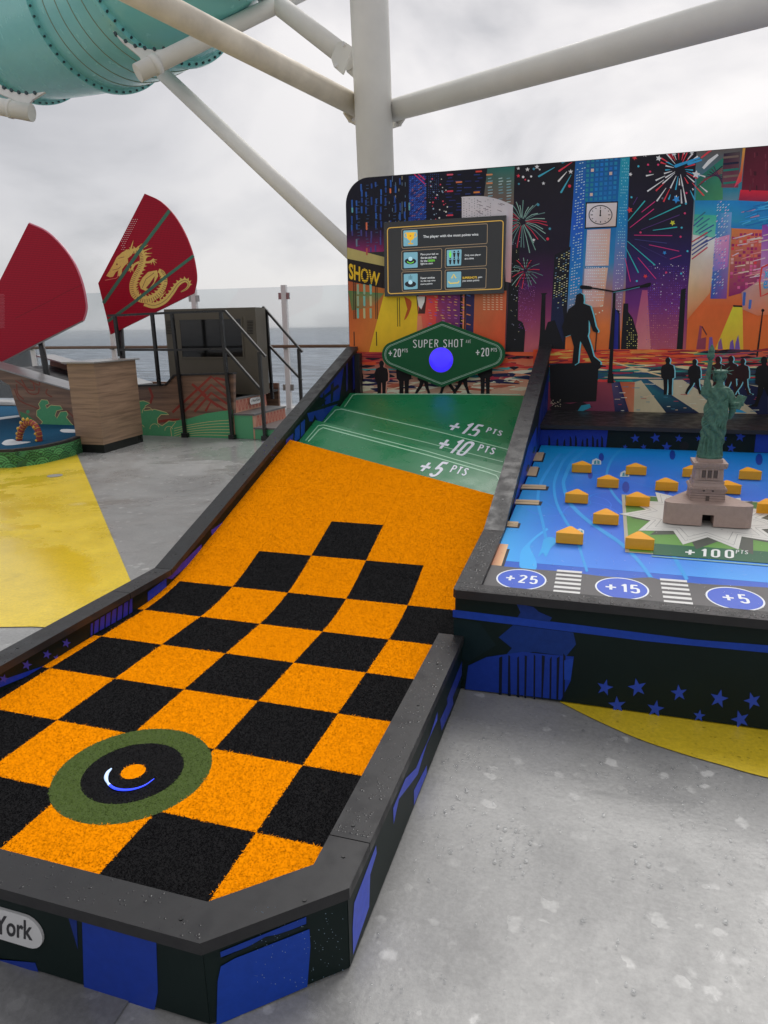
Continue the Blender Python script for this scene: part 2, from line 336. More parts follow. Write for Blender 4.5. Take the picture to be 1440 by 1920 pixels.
sheet('dark_deck_paint', [(268, 1840), (240, 1882), (212, 1925), (160, 2010), (-300, 2010), (-300, 1700)], M_deck2)
M_sea = bpy.data.materials.new('sea_water'); M_sea.use_nodes = True
t = M_sea.node_tree; n = t.nodes; l = t.links; b = n['Principled BSDF']; tcn = n.new('ShaderNodeTexCoord'); mp = n.new('ShaderNodeMapping'); mp.inputs['Scale'].default_value = (.5, 1.0, 1); l.new(tcn.outputs['Object'], mp.inputs[0])
z = n.new('ShaderNodeTexNoise'); z.inputs['Scale'].default_value = .07; z.inputs['Detail'].default_value = 7; z.inputs['Roughness'].default_value = .62; l.new(mp.outputs[0], z.inputs['Vector'])
rp = n.new('ShaderNodeValToRGB'); l.new(z.outputs[0], rp.inputs[0]); rp.color_ramp.elements[0].position = .40; rp.color_ramp.elements[0].color = (.035, .05, .07, 1); rp.color_ramp.elements[1].position = .60; rp.color_ramp.elements[1].color = (.27, .31, .36, 1)
z3 = n.new('ShaderNodeTexNoise'); z3.inputs['Scale'].default_value = .035; z3.inputs['Detail'].default_value = 8; z3.inputs['Roughness'].default_value = .7; l.new(mp.outputs[0], z3.inputs['Vector'])
fm = n.new('ShaderNodeMapRange'); fm.inputs['From Min'].default_value = .70; fm.inputs['From Max'].default_value = .76; l.new(z3.outputs[0], fm.inputs[0])
mxx = n.new('ShaderNodeMix'); mxx.data_type = 'RGBA'; l.new(fm.outputs[0], mxx.inputs['Factor']); l.new(rp.outputs[0], mxx.inputs['A']); mxx.inputs['B'].default_value = (.6, .63, .66, 1)
l.new(mxx.outputs['Result'], b.inputs['Base Color']); b.inputs['Roughness'].default_value = .38; b.inputs['Specular IOR Level'].default_value = .35
bn = n.new('ShaderNodeBump'); bn.inputs['Strength'].default_value = .6; bn.inputs['Distance'].default_value = 1.2; l.new(z.outputs[0], bn.inputs['Height']); l.new(bn.outputs[0], b.inputs['Normal'])
tag(mesh('sea', [(-40000, -3000, -36), (40000, -3000, -36), (40000, 60000, -36), (-40000, 60000, -36)], [(0, 1, 2, 3)], M_sea), kind='structure')
M_capd = mat('deck_fitting', (.4, .4, .38), .4, metal=.3)
p = onz(103, 893, 0)
o = extr('deck_socket', [(p[0]+.075*math.cos(a*math.pi/10), p[1]+.075*math.sin(a*math.pi/10), .005) for a in range(20)], (0, 0, .004), M_capd); tag(o, 'small round metal cap set into the yellow deck paint', 'deck fitting')

# ------------------------------------------------------------------ super shot lane
ZT, ZC, CT = .13, .235, .03
XL0, XL1, XR0, XR1 = -1.345, -1.245, .24, .342
YF0, YF1 = -.43, -.333
def zcap(y): return ZC if y < 1.5 else ZC+.345*(y-1.5)
def tz(y, y0=1.46, hw=.26):
    if y < y0-hw: return ZT
    if y < y0+hw: return ZT+.345/(4*hw)*(y-y0+hw)**2
    return ZT+.345*(y-y0)
lane = thing('golf_ramp_lane', (-.5, 1.5, 0), 'golf ramp lane of orange and black checkered turf between black rails', 'game lane')
def capseg(name, xa, xb, ya, yb, par=lane):
    pr = [(ya, zcap(ya)), (yb, zcap(yb)), (yb, zcap(yb)-CT), (ya, zcap(ya)-CT)]
    return extr(name, [(xa, y, z_) for y, z_ in pr], (xb-xa, 0, 0), M_cap, par, bevel=.003)
G = .0015
caps = []
jl = 1.163; jl2 = 3.18
for ya, yb in ((-.07, jl), (jl, 1.5), (1.5, jl2), (jl2, 4.47)): caps.append(capseg('rail_cap', XL0, XL1, ya+G, yb-G))
caps.append(capseg('rail_cap', XR0, XR1, -.07+G, 1.118))
# front cap with two cut corners
ch_o, ch_i = [(XR1, -.07-G), (XR1, -.212), (.104, YF0)], [(.063, YF1), (XR0, -.170), (XR0, -.07-G)]
mir = lambda q: [(-1.003-x, y) for x, y in q]
outl = ch_o+mir(ch_o)[::-1]+mir(ch_i)[::-1][::1]
outl = ch_o+mir(ch_o)[::-1]+mir(ch_i[::-1])+ch_i
caps.append(extr('rail_cap', [(x, y, ZC-CT) for x, y in outl], (0, 0, CT), M_cap, lane, bevel=.003))
IN = .014
def panel(name, a, b_, z0=.009, z1=ZC-CT-.001, th=.018, par=lane, M=M_panel):
    a = np.array(a, float); b_ = np.array(b_, float); d = (b_-a)/np.linalg.norm(b_-a); q = np.array([-d[1], d[0]])*th
    return extr(name, [(*a, z0), (*b_, z0), (*(b_+q), z0), (*(a+q), z0)], (0, 0, z1-z0), M, par)
fa, fb, fc = (.098, YF0+IN), (XR1-IN*.5, -.207), (XR1-IN*.5, 1.117)
fp = panel('front_panel', mir([fa])[0], fa); cp = panel('corner_panel', (fa[0]+.001, fa[1]+.0005), (fb[0]-.001, fb[1]-.0012)); sp = panel('side_panel', (fb[0], fb[1]+.002), fc)
panel('corner_panel', mir([fb])[0], mir([fa])[0]); 
# left side wall: one tall sloping board
extr('side_panel', [(XL1-.014, -.19, .002), (XL1-.014, 4.45, .002), (XL1-.014, 4.45, zcap(4.45)-CT-.001), (XL1-.014, 1.5, ZC-CT-.001), (XL1-.014, -.19, ZC-CT-.001)], (-.07, 0, 0), M_panel, lane)
# posts of end board beside mural
box('end_post', XL1-.012, XL1+.035, 4.40, 4.47, .6, zcap(4.40)-CT-.002, M_cap, lane, .002)
for (px, py) in [(662, 1548), (644, 1606), (571, 1688), (340, 1723), (820, 1245), (784, 1322), (33, 1215), (292, 1073)]:
    q = onz(px, py, ZC); o = extr('screw', [(q[0]+.0048*math.cos(a*math.pi/5), q[1]+.0048*math.sin(a*math.pi/5), ZC+.0004) for a in range(10)], (0, 0, .0015), M_screw, lane)
for (px, py) in [(1, 1), ]:
    for yy in (1.62, 2.4, 3.1, 3.26, 4.2):
        extr('screw', [(-1.295+.0048*math.cos(a*math.pi/5), yy+.0048*math.sin(a*math.pi/5), zcap(yy+.0048*math.sin(a*math.pi/5))+.0004) for a in range(10)], (0, 0, .0015), M_screw, lane)
# turf
OR, BK, GR = np.array([.96, .295, .002]), np.array([.0085, .0085, .0095]), np.array([.075, .115, .028])
M_to = mat('orange_turf', OR, .85, 0, bump=.12, bscale=420); M_tb = mat('black_turf', BK, .75, .1, bump=.8, bscale=420); M_tg = mat('green_turf', GR, .85, .2, bump=.8, bscale=420)
RC = onz(250, 1447, ZT); RO, RI, RD = .232, .148, .036
def xright(y): return XR0+.012 if y < 1.13 else .302
def isblack(i, j): return (i+j) % 2 == 0 and (j <= 4 or (j == 5 and i in (-3, -1)) or (j == 6 and i == -2))
TLc, TRc = np.array([-1.259, 3.022]), np.array([.302, 2.466])
def yedge(x): t = (x-TLc[0])/(TRc[0]-TLc[0]); return TLc[1]+(TRc[1]-TLc[1])*t
def tile(x0, x1, y0, y1, M, top=None):
    n_ = 8 if y1 > 1.15 and y0 < 1.8 else 1; v = []; f = []
    for k in range(n_+1):
        for x in (x0, x1):
            yy = y0+(y1-y0)*k/n_ if top is None else y0+(min(y1, yedge(x))-y0)*k/n_
            v += [(x, yy, tz(yy)), (x, yy, tz(yy)-.012)]
    for k in range(n_):
        a = 4*k; f += [(a, a+2, a+6, a+4), (a+1, a+5, a+7, a+3), (a, a+4, a+5, a+1), (a+2, a+3, a+7, a+6)]
    f += [(0, 1, 3, 2), (4*n_, 4*n_+2, 4*n_+3, 4*n_+1)]
    return mesh('turf_tile', v, f, M, lane)
def tile_poly(pts, M): return extr('turf_tile', [(x, y, ZT-.012) for x, y in pts], (0, 0, .012), M, lane)
for j in range(-2, 10):
    for i in range(-5, 1):
        x0, x1 = max(i*S, -1.259), min((i+1)*S, xright(max(j, 0)*S+.01)); y0, y1 = max(j*S, -.34), (j+1)*S
        if x1-x0 < .004 or y1-y0 < .004: continue
        if j < 0 and i in (0, -4, -5):       # trimmed by the cut corners of the frame
            cut = lambda x: -.338+max(0, x-.055, -1.06-x)*.92
            xs_ = sorted([x0, x1]+[q for q in (.055, -1.06) if x0 < q < x1]); bot = [(x, max(y0, cut(x))) for x in xs_ if cut(x) < y1]
            if len(bot) > 1:
                if cut(xs_[-1]) > y1 or cut(xs_[0]) > y1: xe = (y1+.338)/.92; bot = [(x, b__) for x, b__ in bot]+[(.055+xe, y1)] if cut(xs_[-1]) > y1 else [(-1.06-xe, y1)]+bot
                tile_poly(bot+([(x1, y1)] if cut(x1) < y1 else [])+([(x0, y1)] if cut(x0) < y1 else []), M_tb if isblack(i, j) else M_to)
            continue
        if y0 > min(yedge(x0), yedge(x1))-.01:
            continue
        top = True if y1 > min(yedge(x0), yedge(x1)) or (y1+S > min(yedge(x0), yedge(x1)) and y1 > min(yedge(x0), yedge(x1))-.01) else None
        nxt = y1 > min(yedge(x0), yedge(x1))-.012
        tile(x0+.0004, x1-.0004, y0+.0004, (9 if nxt else y1-.0004), M_tb if isblack(i, j) else M_to, True if nxt else None)
def disc(name, r, z, M):
    return extr(name, [(RC[0]+r*math.cos(a*math.pi/24), RC[1]+r*math.sin(a*math.pi/24), ZT+z-.003) for a in range(48)], (0, 0, .003), M, lane)
disc('turf_ring', RO, .0003, M_tg); disc('turf_disc', RI, .0006, M_tb); disc('turf_spot', RD, .0009, M_to)
# pile: individual fibres
NB = 340000
bx = rng.uniform(-1.258, .300, NB); by = rng.uniform(-.335, 3.02, NB)
keep = (by > -.338+np.maximum(0, np.maximum(bx-.055, -1.06-bx))*.92) & (by < TLc[1]+(TRc[1]-TLc[1])*(bx-TLc[0])/(TRc[0]-TLc[0])) & ((by > 1.13) | (bx < XR0+.01)); bx, by = bx[keep], by[keep]
dense = np.sqrt((by+1.6)/1.6)     # no fewer fibres near by; thin them a little with distance
k2 = rng.random(len(bx)) < 1/np.clip(dense*.75, 1, 9); bx, by = bx[k2], by[k2]
jx, jy = bx+rng.normal(0, .0028, len(bx)), by+rng.normal(0, .0028, len(bx))
ii, jj = np.floor(jx/S).astype(int), np.floor(jy/S).astype(int)
blk = ((ii+jj) % 2 == 0) & ((jj <= 4) | ((jj == 5) & ((ii == -3) | (ii == -1))) | ((jj == 6) & (ii == -2)))
bc = np.where(blk[:, None], BK, OR); rr = np.hypot(jx-RC[0], jy-RC[1])
bc = np.where((rr < RO)[:, None], GR*1.25, bc); bc = np.where((rr < RI)[:, None], BK, bc); bc = np.where((rr < RD)[:, None], OR, bc)
bc = np.clip(bc*rng.uniform(.92, 1.08, (len(bx), 1)), 0, .97)
bz = np.array([tz(y) for y in np.linspace(-.4, 3.1, 701)]); bz = np.interp(by, np.linspace(-.4, 3.1, 701), bz)
n_ = len(bx); th = rng.uniform(0, 2*math.pi, n_); wv = .0015*rng.uniform(.7, 1.3, n_); hv = rng.uniform(.001, .0036, n_); ln = rng.uniform(.003, .008, n_); ta = rng.uniform(0, 2*math.pi, n_)
V = np.empty((n_, 3, 3), np.float32)
V[:, 0] = np.c_[bx-np.cos(th)*wv, by-np.sin(th)*wv, bz]; V[:, 1] = np.c_[bx+np.cos(th)*wv, by+np.sin(th)*wv, bz]; V[:, 2] = np.c_[bx+np.cos(ta)*ln, by+np.sin(ta)*ln, bz+hv]
me = bpy.data.meshes.new('turf_pile'); me.vertices.add(3*n_); me.vertices.foreach_set('co', V.ravel()); me.loops.add(3*n_); me.loops.foreach_set('vertex_index', np.arange(3*n_, dtype=np.int32))
me.polygons.add(n_); me.polygons.foreach_set('loop_start', np.arange(0, 3*n_, 3, dtype=np.int32)); me.update(calc_edges=True)
ca = me.color_attributes.new('Col', 'FLOAT_COLOR', 'POINT'); c4 = np.ones((n_*3, 4), np.float32); c4[:, :3] = np.repeat(bc, 3, 0); ca.data.foreach_set('color', c4.ravel())
M_pile = mat('turf_fibre', (0, 0, 0), .8, 0, attr=True, mott=.045, mscale=2.5)
_t = M_pile.node_tree; _g = _t.nodes.new('ShaderNodeNewGeometry'); _m = _t.nodes.new('ShaderNodeVectorMath'); _m.operation = 'MULTIPLY_ADD'; _m.inputs[1].default_value = (.14, .14, .1); _m.inputs[2].default_value = (0, -.1, 1.0)
_n = _t.nodes.new('ShaderNodeVectorMath'); _n.operation = 'NORMALIZE'; _t.links.new(_g.outputs['Normal'], _m.inputs[0]); _t.links.new(_m.outputs[0], _n.inputs[0]); _t.links.new(_n.outputs[0], _t.nodes['Principled BSDF'].inputs['Normal'])
tag(link('turf_pile', me, M_pile, lane), kind='stuff')
# blue light arc let into the tee
M_led = mat('blue_light', (.03, .06, 1.0), .3, emit=1.2); M_ledw = mat('pale_blue_light', (.45, .6, .9), .3, emit=.7)
arc = [onz(x, y, ZT+.0045) for x, y in smoothp([(209, 1441), (201, 1450), (199, 1460), (204, 1470), (215, 1478), (232, 1481), (252, 1479), (272, 1472), (289, 1460)], 4)]
wd = [.002+.004*math.sin(math.pi*min(1, k/12)) if k < 12 else .0042*(1-.8*(k-12)/(len(arc)-12)) for k in range(len(arc))]
for nm, a, b_, M in (('light_arc', 0, 14, M_ledw), ('light_arc', 14, len(arc), M_led)):
    seg = arc[max(a-1, 0):b_]; bm = bmesh.new(); add_tube(bm, seg, wd[max(a-1, 0):b_], 6); bmobj(nm, bm, M, lane, True)
# three stepped green plates
RS = .345
def ramp(y, dz): return ZT+RS*(y-1.46)+dz
plates = []
def plate(dz, near, far, E=.8):
    o = extr('score_plate', [(x, y, ramp(y, dz)) for x, y in (near[0], near[1], far[1], far[0])], (0, 0, -.018), M_gp, lane)
    return o
M_gp = mat('green_plate', alb((24, 108, 66), .72), .32, .5, mott=.05, mscale=5, rvar=.1)
M_gprint = mat('plate_print', (0, 0, 0), .32, .5, attr=True)
def onr(px, py, dz): return onpl(px, py, (0, 1.46, ZT+dz), (0, -RS, 1))
DZ = (-.083, -.16, -.222)
f1 = [onr(593, 788, DZ[0]), onr(941, 873, DZ[0])]; f2 = [onr(626, 760, DZ[1]), onr(954, 832, DZ[1])]
def ext(a, b_, x): t_ = (x-a[0])/(b_[0]-a[0]); return (x, a[1]+(b_[1]-a[1])*t_)
fl = [(ext(*f1, -1.256), ext(*f1, .30)), (ext(*f2, -1.256), ext(*f2, .30)), ((-1.256, 4.27), (.30, 4.27))]
nl = [((-1.256, 2.90), (.30, 2.35)), tuple((x, y-.12) for x, y in fl[0]), tuple((x, y-.12) for x, y in fl[1])]
for k in range(3):
    pl = plate(DZ[k], nl[k], fl[k])
    pp = Print(lambda x, y, k=k: onr(x, y, DZ[k]), (0, -RS/1.06, 1/1.06), .85, 4e-4)
    ln_c = (150, 196, 165)
    if k == 0:
        pp.path([(573, 826), (597, 798), (607, 797), (800, 846), (941, 887)], 1.6, ln_c, 2); pp.path([(578, 828), (598, 806), (606, 802), (800, 853), (915, 886), (931, 892), (936, 901), (929, 926)], 2.0, ln_c, 2)
        stroke_text(pp, '+5', [(800, 860), (845, 868), (816, 896), (775, 886)], (214, 216, 226), 3, .24); stroke_text(pp, 'PTS', [(851, 872), (881, 879), (872, 893), (842, 886)], (214, 216, 226), 3, .24)
    elif k == 1:
        pp.path([(606, 794), (629, 769), (640, 767), (800, 804), (953, 843)], 1.6, ln_c, 2); pp.path([(700, 806), (800, 830), (943, 866)], 1.3, ln_c, 2)
        stroke_text(pp, '+10', [(834, 816), (894, 830), (868, 857), (810, 844)], (214, 216, 226), 3, .24); stroke_text(pp, 'PTS', [(901, 833), (931, 841), (925, 853), (894, 846)], (214, 216, 226), 3, .24)
    else:
        pp.path([(646, 763), (661, 741), (668, 739), (820, 739), (976, 740)], 1.6, ln_c, 2)
        stroke_text(pp, '+15', [(853, 787), (911, 798), (890, 821), (830, 808)], (214, 216, 226), 3, .24); stroke_text(pp, 'PTS', [(916, 801), (944, 809), (939, 818), (910, 811)], (214, 216, 226), 3, .24)
    tag(pp.done('plate_print', M_gprint, pl), kind='stuff')
# ramp boards under the turf so that nothing shows hollow
yr_ = np.linspace(0, 1, 17); v = []
for t_ in yr_:
    for x, ye in ((-1.255, 3.0), (.30, 2.44)): yy = 1.1+(ye-1.1)*t_; v.append((x, yy, tz(yy)-.022))
mesh('ramp_board', v, [(2*i, 2*i+1, 2*i+3, 2*i+2) for i in range(16)], M_dark, lane)
# printed panels of the lane
BL = (36, 58, 158); DG = (13, 26, 27)
pf = Print(lambda x, y: ony(x, y, YF0+IN-.0006), (0, -1, 0), .8)
pf.poly([(154, 1727), (158, 1872), (160, 1880), (290, 1893), (296, 1860), (293, 1766), (200, 1738)], (24, 52, 140)); pf.poly([(128, 1719), (144, 1724), (146, 1780)], (20, 42, 110)); pf.poly([(-220, 1780), (-60, 1790), (66, 1805), (72, 1822), (-60, 1795), (-220, 1770)], (24, 48, 130))
pf.poly([(-300, 1680), (-160, 1700), (-150, 1770), (-300, 1740)], (24, 48, 130)); pf.poly([(-90, 1706), (0, 1700), (20, 1712), (0, 1718), (-90, 1712)], (22, 46, 124))
pf.done('panel_print', M_print, fp)
nrm = np.array([fb[1]-fa[1], -(fb[0]-fa[0]), 0]); nrm /= np.linalg.norm(nrm); nn = nrm
pc = Print(lambda x, y: onpl(x, y, (fa[0]+nn[0]*.0022, fa[1]+nn[1]*.0022, 0), nn), nn, .88)
pc.poly([(406, 1918), (408, 1840), (414, 1812), (440, 1797), (580, 1742), (582, 1775), (576, 1850), (400, 1925)], (24, 62, 158), 1); pc.poly([(413, 1785), (574, 1719), (574, 1732), (414, 1795)], (24, 58, 150), 1)
pc.path([(418, 1798), (470, 1775), (500, 1760), (520, 1757), (575, 1735)], [3, 5, 9, 10, 3], (10, 26, 34), 2)
for _ in range(150):
    x, y = random.uniform(470, 645), random.uniform(1700, 1850)
    pc.dot((x, y), random.uniform(.4, 1.1), (120, 140, 160), 3, n=5)
pc.done('panel_print', M_print, cp)
ps = Print(lambda x, y: onx(x, y, XR1-IN*.5+.0006), (1, 0, 0), .66)
ps.poly([(664, 1693), (705, 1585), (706, 1600), (694, 1640), (692, 1700), (662, 1790), (661, 1740)], (62, 78, 172)); ps.poly([(737, 1515), (760, 1460), (780, 1440), (790, 1415), (806, 1380), (820, 1335), (820, 1350), (800, 1395), (783, 1452), (762, 1480), (748, 1498), (738, 1545)], (52, 68, 165))
ps.poly([(776, 1482), (800, 1435), (800, 1450), (776, 1510)], (52, 68, 165)); ps.poly([(838, 1310), (870, 1230), (868, 1260), (840, 1330)], (30, 45, 120)); ps.poly([(825, 1350), (848, 1300), (850, 1320), (828, 1370)], (34, 50, 130))
ps.done('panel_print', M_print, sp)
XI = XL1-.0133
pi_ = Print(lambda x, y: onx(x, y, XI), (1, 0, 0), .8); pi_.solo = []
for q, c in [([(170, 1170), (248, 1122), (248, 1149), (170, 1192)], (52, 50, 160)), ([(277, 1110), (312, 1084), (312, 1100), (277, 1128)], (20, 52, 170)), ([(312, 1084), (378, 1020), (378, 1038), (322, 1086)], (62, 52, 165)), ([(396, 994), (430, 970), (430, 985), (398, 1014)], (66, 56, 170)),
            ([(-40, 1290), (95, 1244), (95, 1250), (-40, 1305)], (28, 52, 160)), ([(478, 905), (484, 900), (482, 915)], (60, 60, 170)),
            ([(553, 805), (562, 795), (562, 822), (552, 830)], (24, 66, 160)), ([(564, 793), (572, 786), (571, 812), (564, 820)], (24, 62, 156)), ([(536, 825), (550, 812), (549, 832), (536, 844)], (40, 50, 150)),
            ([(576, 775), (600, 768), (634, 757), (615, 775), (604, 790), (596, 790), (590, 778), (586, 790), (580, 790)], (22, 52, 140)), ([(596, 742), (645, 686), (636, 750), (600, 765), (612, 750)], (20, 46, 140)), ([(649, 680), (652, 676), (652, 730), (649, 735)], (30, 40, 120)), ([(661, 660), (666, 654), (667, 725), (662, 732)], (26, 36, 120))]:
    pi_.poly(q, c)
for k in range(7): pi_.streak((176+k*11, 1166-k*7), (174+k*11, 1196-k*6), 3, 2, DG, 3)
for q in [[(600, 748), (634, 720), (636, 726), (602, 752)], [(605, 740), (608, 735), (610, 765), (607, 768)], [(620, 722), (626, 716), (624, 752), (620, 755)], [(582, 768), (630, 752), (630, 757), (583, 773)]]: pi_.poly(q, DG, 2)
for x, y, r in [(7, 1273, 9), (50, 1247, 10), (88, 1227, 9), (124, 1206, 9), (106, 1234, 7), (173, 1195, 4)]: pi_.star((x, y), r, (62, 62, 165), 2, .2)
for k in range(24): pi_.dot((490+random.uniform(0, 40), 868+random.uniform(-30, 10)-(k % 6)*4), 1, (60, 60, 140), 2, n=5)
pi_.poly([(655, 668), (669, 652), (671, 735), (655, 735)], (14, 14, 24), 0)
tag(pi_.done('panel_print', M_print, [o for o in lane.children if o.name.startswith('side_panel')][-1]), kind='stuff')
# name plaque on the front
M_plq = mat('grey_plaque', alb((140, 140, 140), .42), .4)
def plaque(pts, f, n_, M, par, label=None):
    o = extr('plaque', [np.array(f(*q))+np.array(n_)*.001 for q in pts], np.array(n_)*.006, M, par); return o
yq = YF0+IN-.001; q0 = ony(68, 1748, yq); hh = .044
pq = []
cx1 = ony(82, 1748, yq)[0]-hh; cz = q0[2]; cx0 = cx1-.38
for a in range(13): pq.append((cx1+hh*math.sin(a*math.pi/12), yq, cz+hh*math.cos(a*math.pi/12)))
for a in range(13): pq.append((cx0-hh*math.sin(a*math.pi/12), yq, cz-hh*math.cos(a*math.pi/12)))
pl = extr('plaque', pq, (0, -.006, 0), M_plq, lane)
pt = Print(lambda x, y: ony(x, y, yq-.0064), (0, -1, 0), .42)
pt.text('New York', [(-81, 1699), (61, 1728), (61, 1764), (-81, 1736)], (38, 38, 40), 1, .02)
pt.done('lettering', M_print, pl)
# ------------------------------------------------------------------ harbour bay table
bay = thing('harbour_table', (1.32, 2.4, 0), 'raised golf table with a blue printed harbour playfield and black rim', 'game table')
BX0, BX1 = .30, 2.36
PZ = lambda y: .415+.05*(y-1.1)
def onf(x, y, dz=0): return onpl(x, y, (0, 1.1, .415+dz), (0, -.05, 1))
def zdiv(y): return .436+.05*(y-1.1) if y < 1.82 else .472+.298*(y-1.82)
# playfield slab
extr('playfield', [(.395, 1.12, PZ(1.12)), (BX1-.09, 1.12, PZ(1.12)), (BX1-.09, 3.86, PZ(3.86)), (.395, 3.86, PZ(3.86))], (0, 0, -.02), mat('blue_field', alb((45, 100, 205), 1.0), .3), bay)
# caps
def bcap(x0, x1, prof, name='rim_cap'):
    pts = [(x0, y, z_) for y, z_ in prof]+[(x0, y, z_-.032) for y, z_ in prof[::-1]]
    return extr(name, pts, (x1-x0, 0, 0), M_cap, bay, bevel=.003)
jd = 2.93
for xa, xb in ((BX0, .398), (BX1-.098, BX1)):
    bcap(xa, xb, [(1.168, zdiv(1.168)), (1.82-.001, zdiv(1.82))]); bcap(xa, xb, [(1.8205, zdiv(1.8205)), (jd-.0015, zdiv(jd))]); bcap(xa, xb, [(jd+.0015, zdiv(jd)), (4.48, zdiv(4.48))])
zf = zdiv(1.09)
extr('rim_cap', [(BX0+.012, 1.092, zf), (BX1-.012, 1.092, zf), (BX1, 1.104, zf), (BX1, 1.167, zf+.0035), (BX0, 1.167, zf+.0035), (BX0, 1.104, zf)], (0, 0, -.034), M_cap, bay, bevel=.002)
for yy in (2.1, 2.78, 3.05, 3.8):
    extr('screw', [(.35+.006*math.cos(a*math.pi/5), yy+.006*math.sin(a*math.pi/5), zdiv(yy+.006*math.sin(a*math.pi/5))+.0004) for a in range(10)], (0, 0, .0015), M_screw, bay)
# walls
fpn = box('front_panel', BX0+.005, BX1-.005, 1.118, 1.136, .009, zf-.035, M_panel, bay)
def sidewall(x0, x1):
    return extr('side_panel', [(x0, 1.138, .003), (x0, 4.46, .003), (x0, 4.46, zdiv(4.46)-.033), (x0, 1.82, zdiv(1.82)-.033), (x0, 1.138, zdiv(1.138)-.033)], (x1-x0, 0, 0), M_panel, bay)
swl = sidewall(.318, .384); sidewall(BX1-.084, BX1-.018)
rw = box('rear_wall', .386, BX1-.086, 3.862, 3.88, .50, .682, M_panel, bay)
extr('rear_ledge', [(.386, 3.82, .712), (BX1-.086, 3.82, .712), (BX1-.086, 4.49, .742), (.386, 4.49, .742)], (0, 0, -.028), M_cap, bay, bevel=.003)
# hole in the rear wall: a flat disc, the shade inside put into its colour
q = ony(1283, 835, 3.8617)
extr('drain_hole', [(q[0]+.03*math.cos(a*math.pi/10), 3.8612, q[2]-.004+.03*math.sin(a*math.pi/10)) for a in range(20)], (0, -.0012, 0), M_dark, bay)
# playfield print
fd = Print(lambda x, y: onf(x, y), (0, -.05, 1), .92, 3e-4)
W = lambda x, y: (x, y, PZ(y))
def wpoly(pts, c, ly): fd.poly([W(*p_) for p_ in pts], c, ly, raw=True)
xs = [.397, .62, .9, 1.3, 2.268]; ysr = [1.49, 2.0, 2.6, 3.2, 3.858]
cg = [[(50, 168, 234), (54, 138, 228), (54, 122, 224), (66, 156, 234), (68, 160, 237)], [(30, 144, 216), (42, 114, 214), (46, 106, 214), (48, 110, 216), (48, 110, 216)], [(8, 138, 202), (24, 110, 206), (32, 96, 208), (36, 102, 210), (36, 102, 210)], [(8, 140, 206), (12, 130, 210), (24, 110, 212), (18, 122, 216), (16, 122, 216)], [(12, 156, 218), (16, 156, 224), (18, 148, 224), (20, 144, 226), (20, 144, 226)]]
for a in range(4):
    for b_ in range(4): wpoly([(xs[a], ysr[b_]), (xs[a+1], ysr[b_]), (xs[a+1], ysr[b_+1]), (xs[a], ysr[b_+1])], [cg[b_][a], cg[b_][a+1], cg[b_+1][a+1], cg[b_+1][a]], 1)
Zp = lambda pts: [(840+x/2.4, 820+y/2.4) for x, y in pts]
CY = (38, 150, 224)
for pts, wd_ in [([(505, 72), (470, 120), (425, 190), (406, 250), (408, 310), (425, 380), (440, 455)], 5.5), ([(575, 52), (520, 105), (485, 180), (477, 230), (490, 300), (525, 370), (575, 450), (605, 540), (626, 605)], 5), ([(622, 52), (560, 110), (528, 175), (520, 215), (545, 290), (610, 360), (700, 425), (780, 480), (860, 560), (916, 636)], 6.5), ([(785, 50), (740, 95), (715, 160), (725, 220), (755, 270), (800, 315)], 4.5), ([(1000, 500), (1030, 560), (1076, 642)], 7)]:
    fd.path(smoothp(Zp(pts), 4), wd_, CY, 3)
fd.poly(smoothp(Zp([(430, 460), (455, 450), (480, 456), (484, 478), (462, 500), (440, 540), (428, 520), (405, 540), (420, 500)]), 3), (42, 160, 228), 4)
fd.poly(smoothp(Zp([(445, 408), (400, 440), (362, 474), (330, 510), (322, 560), (328, 588), (394, 596), (396, 556), (380, 520), (368, 488), (405, 448), (452, 416)]), 3), (52, 165, 236), 3)
for _ in range(26):     # faint caustic ripples
    c0 = (random.uniform(.42, 2.2), random.uniform(1.9, 3.8)); a = random.uniform(0, 6.28); pts = []
    for k in range(6):
        pts.append(c0); a += random.uniform(-.9, .9); c0 = (c0[0]+.07*math.cos(a), c0[1]+.1*math.sin(a))
    pts = [p_ for p_ in pts if .41 < p_[0] < 2.25 and 1.6 < p_[1] < 3.84]
    if len(pts) > 2:
        sp_ = smoothp(pts, 4); tp = thick_path(sp_, [.006]*len(sp_)); nn_ = len(sp_)
        for k in range(nn_-1): wpoly([tp[k], tp[k+1], tp[2*nn_-2-k], tp[2*nn_-1-k]], (32, 128, 220) if pts[0][1] > 2.4 else (60, 122, 226), 2)
for c0, r_ in [((690, 90), 16), ((800, 225), 22), ((985, 240), 16), ((1400, 100), 22), ((1010, 80), 18), ((640, 170), 15)]:
    x, y = Zp([c0])[0]; fd.dot((x, y), r_/3.2, (22, 62, 160), 3, ry=r_/2.0)
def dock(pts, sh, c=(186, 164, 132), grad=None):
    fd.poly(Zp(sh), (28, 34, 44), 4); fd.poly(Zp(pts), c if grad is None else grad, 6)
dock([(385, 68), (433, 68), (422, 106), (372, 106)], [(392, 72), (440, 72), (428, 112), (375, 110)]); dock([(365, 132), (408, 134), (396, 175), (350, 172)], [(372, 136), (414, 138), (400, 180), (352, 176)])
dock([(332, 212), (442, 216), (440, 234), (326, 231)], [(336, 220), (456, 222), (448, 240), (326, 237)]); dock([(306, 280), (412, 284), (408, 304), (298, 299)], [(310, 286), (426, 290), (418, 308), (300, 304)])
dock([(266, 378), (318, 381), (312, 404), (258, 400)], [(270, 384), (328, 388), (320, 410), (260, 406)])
dock([(228, 480), (272, 483), (240, 580), (186, 575)], [(236, 500), (278, 504), (250, 586), (190, 583)], grad=[(180, 110, 80), (216, 180, 140), (222, 178, 132), (150, 84, 62)])
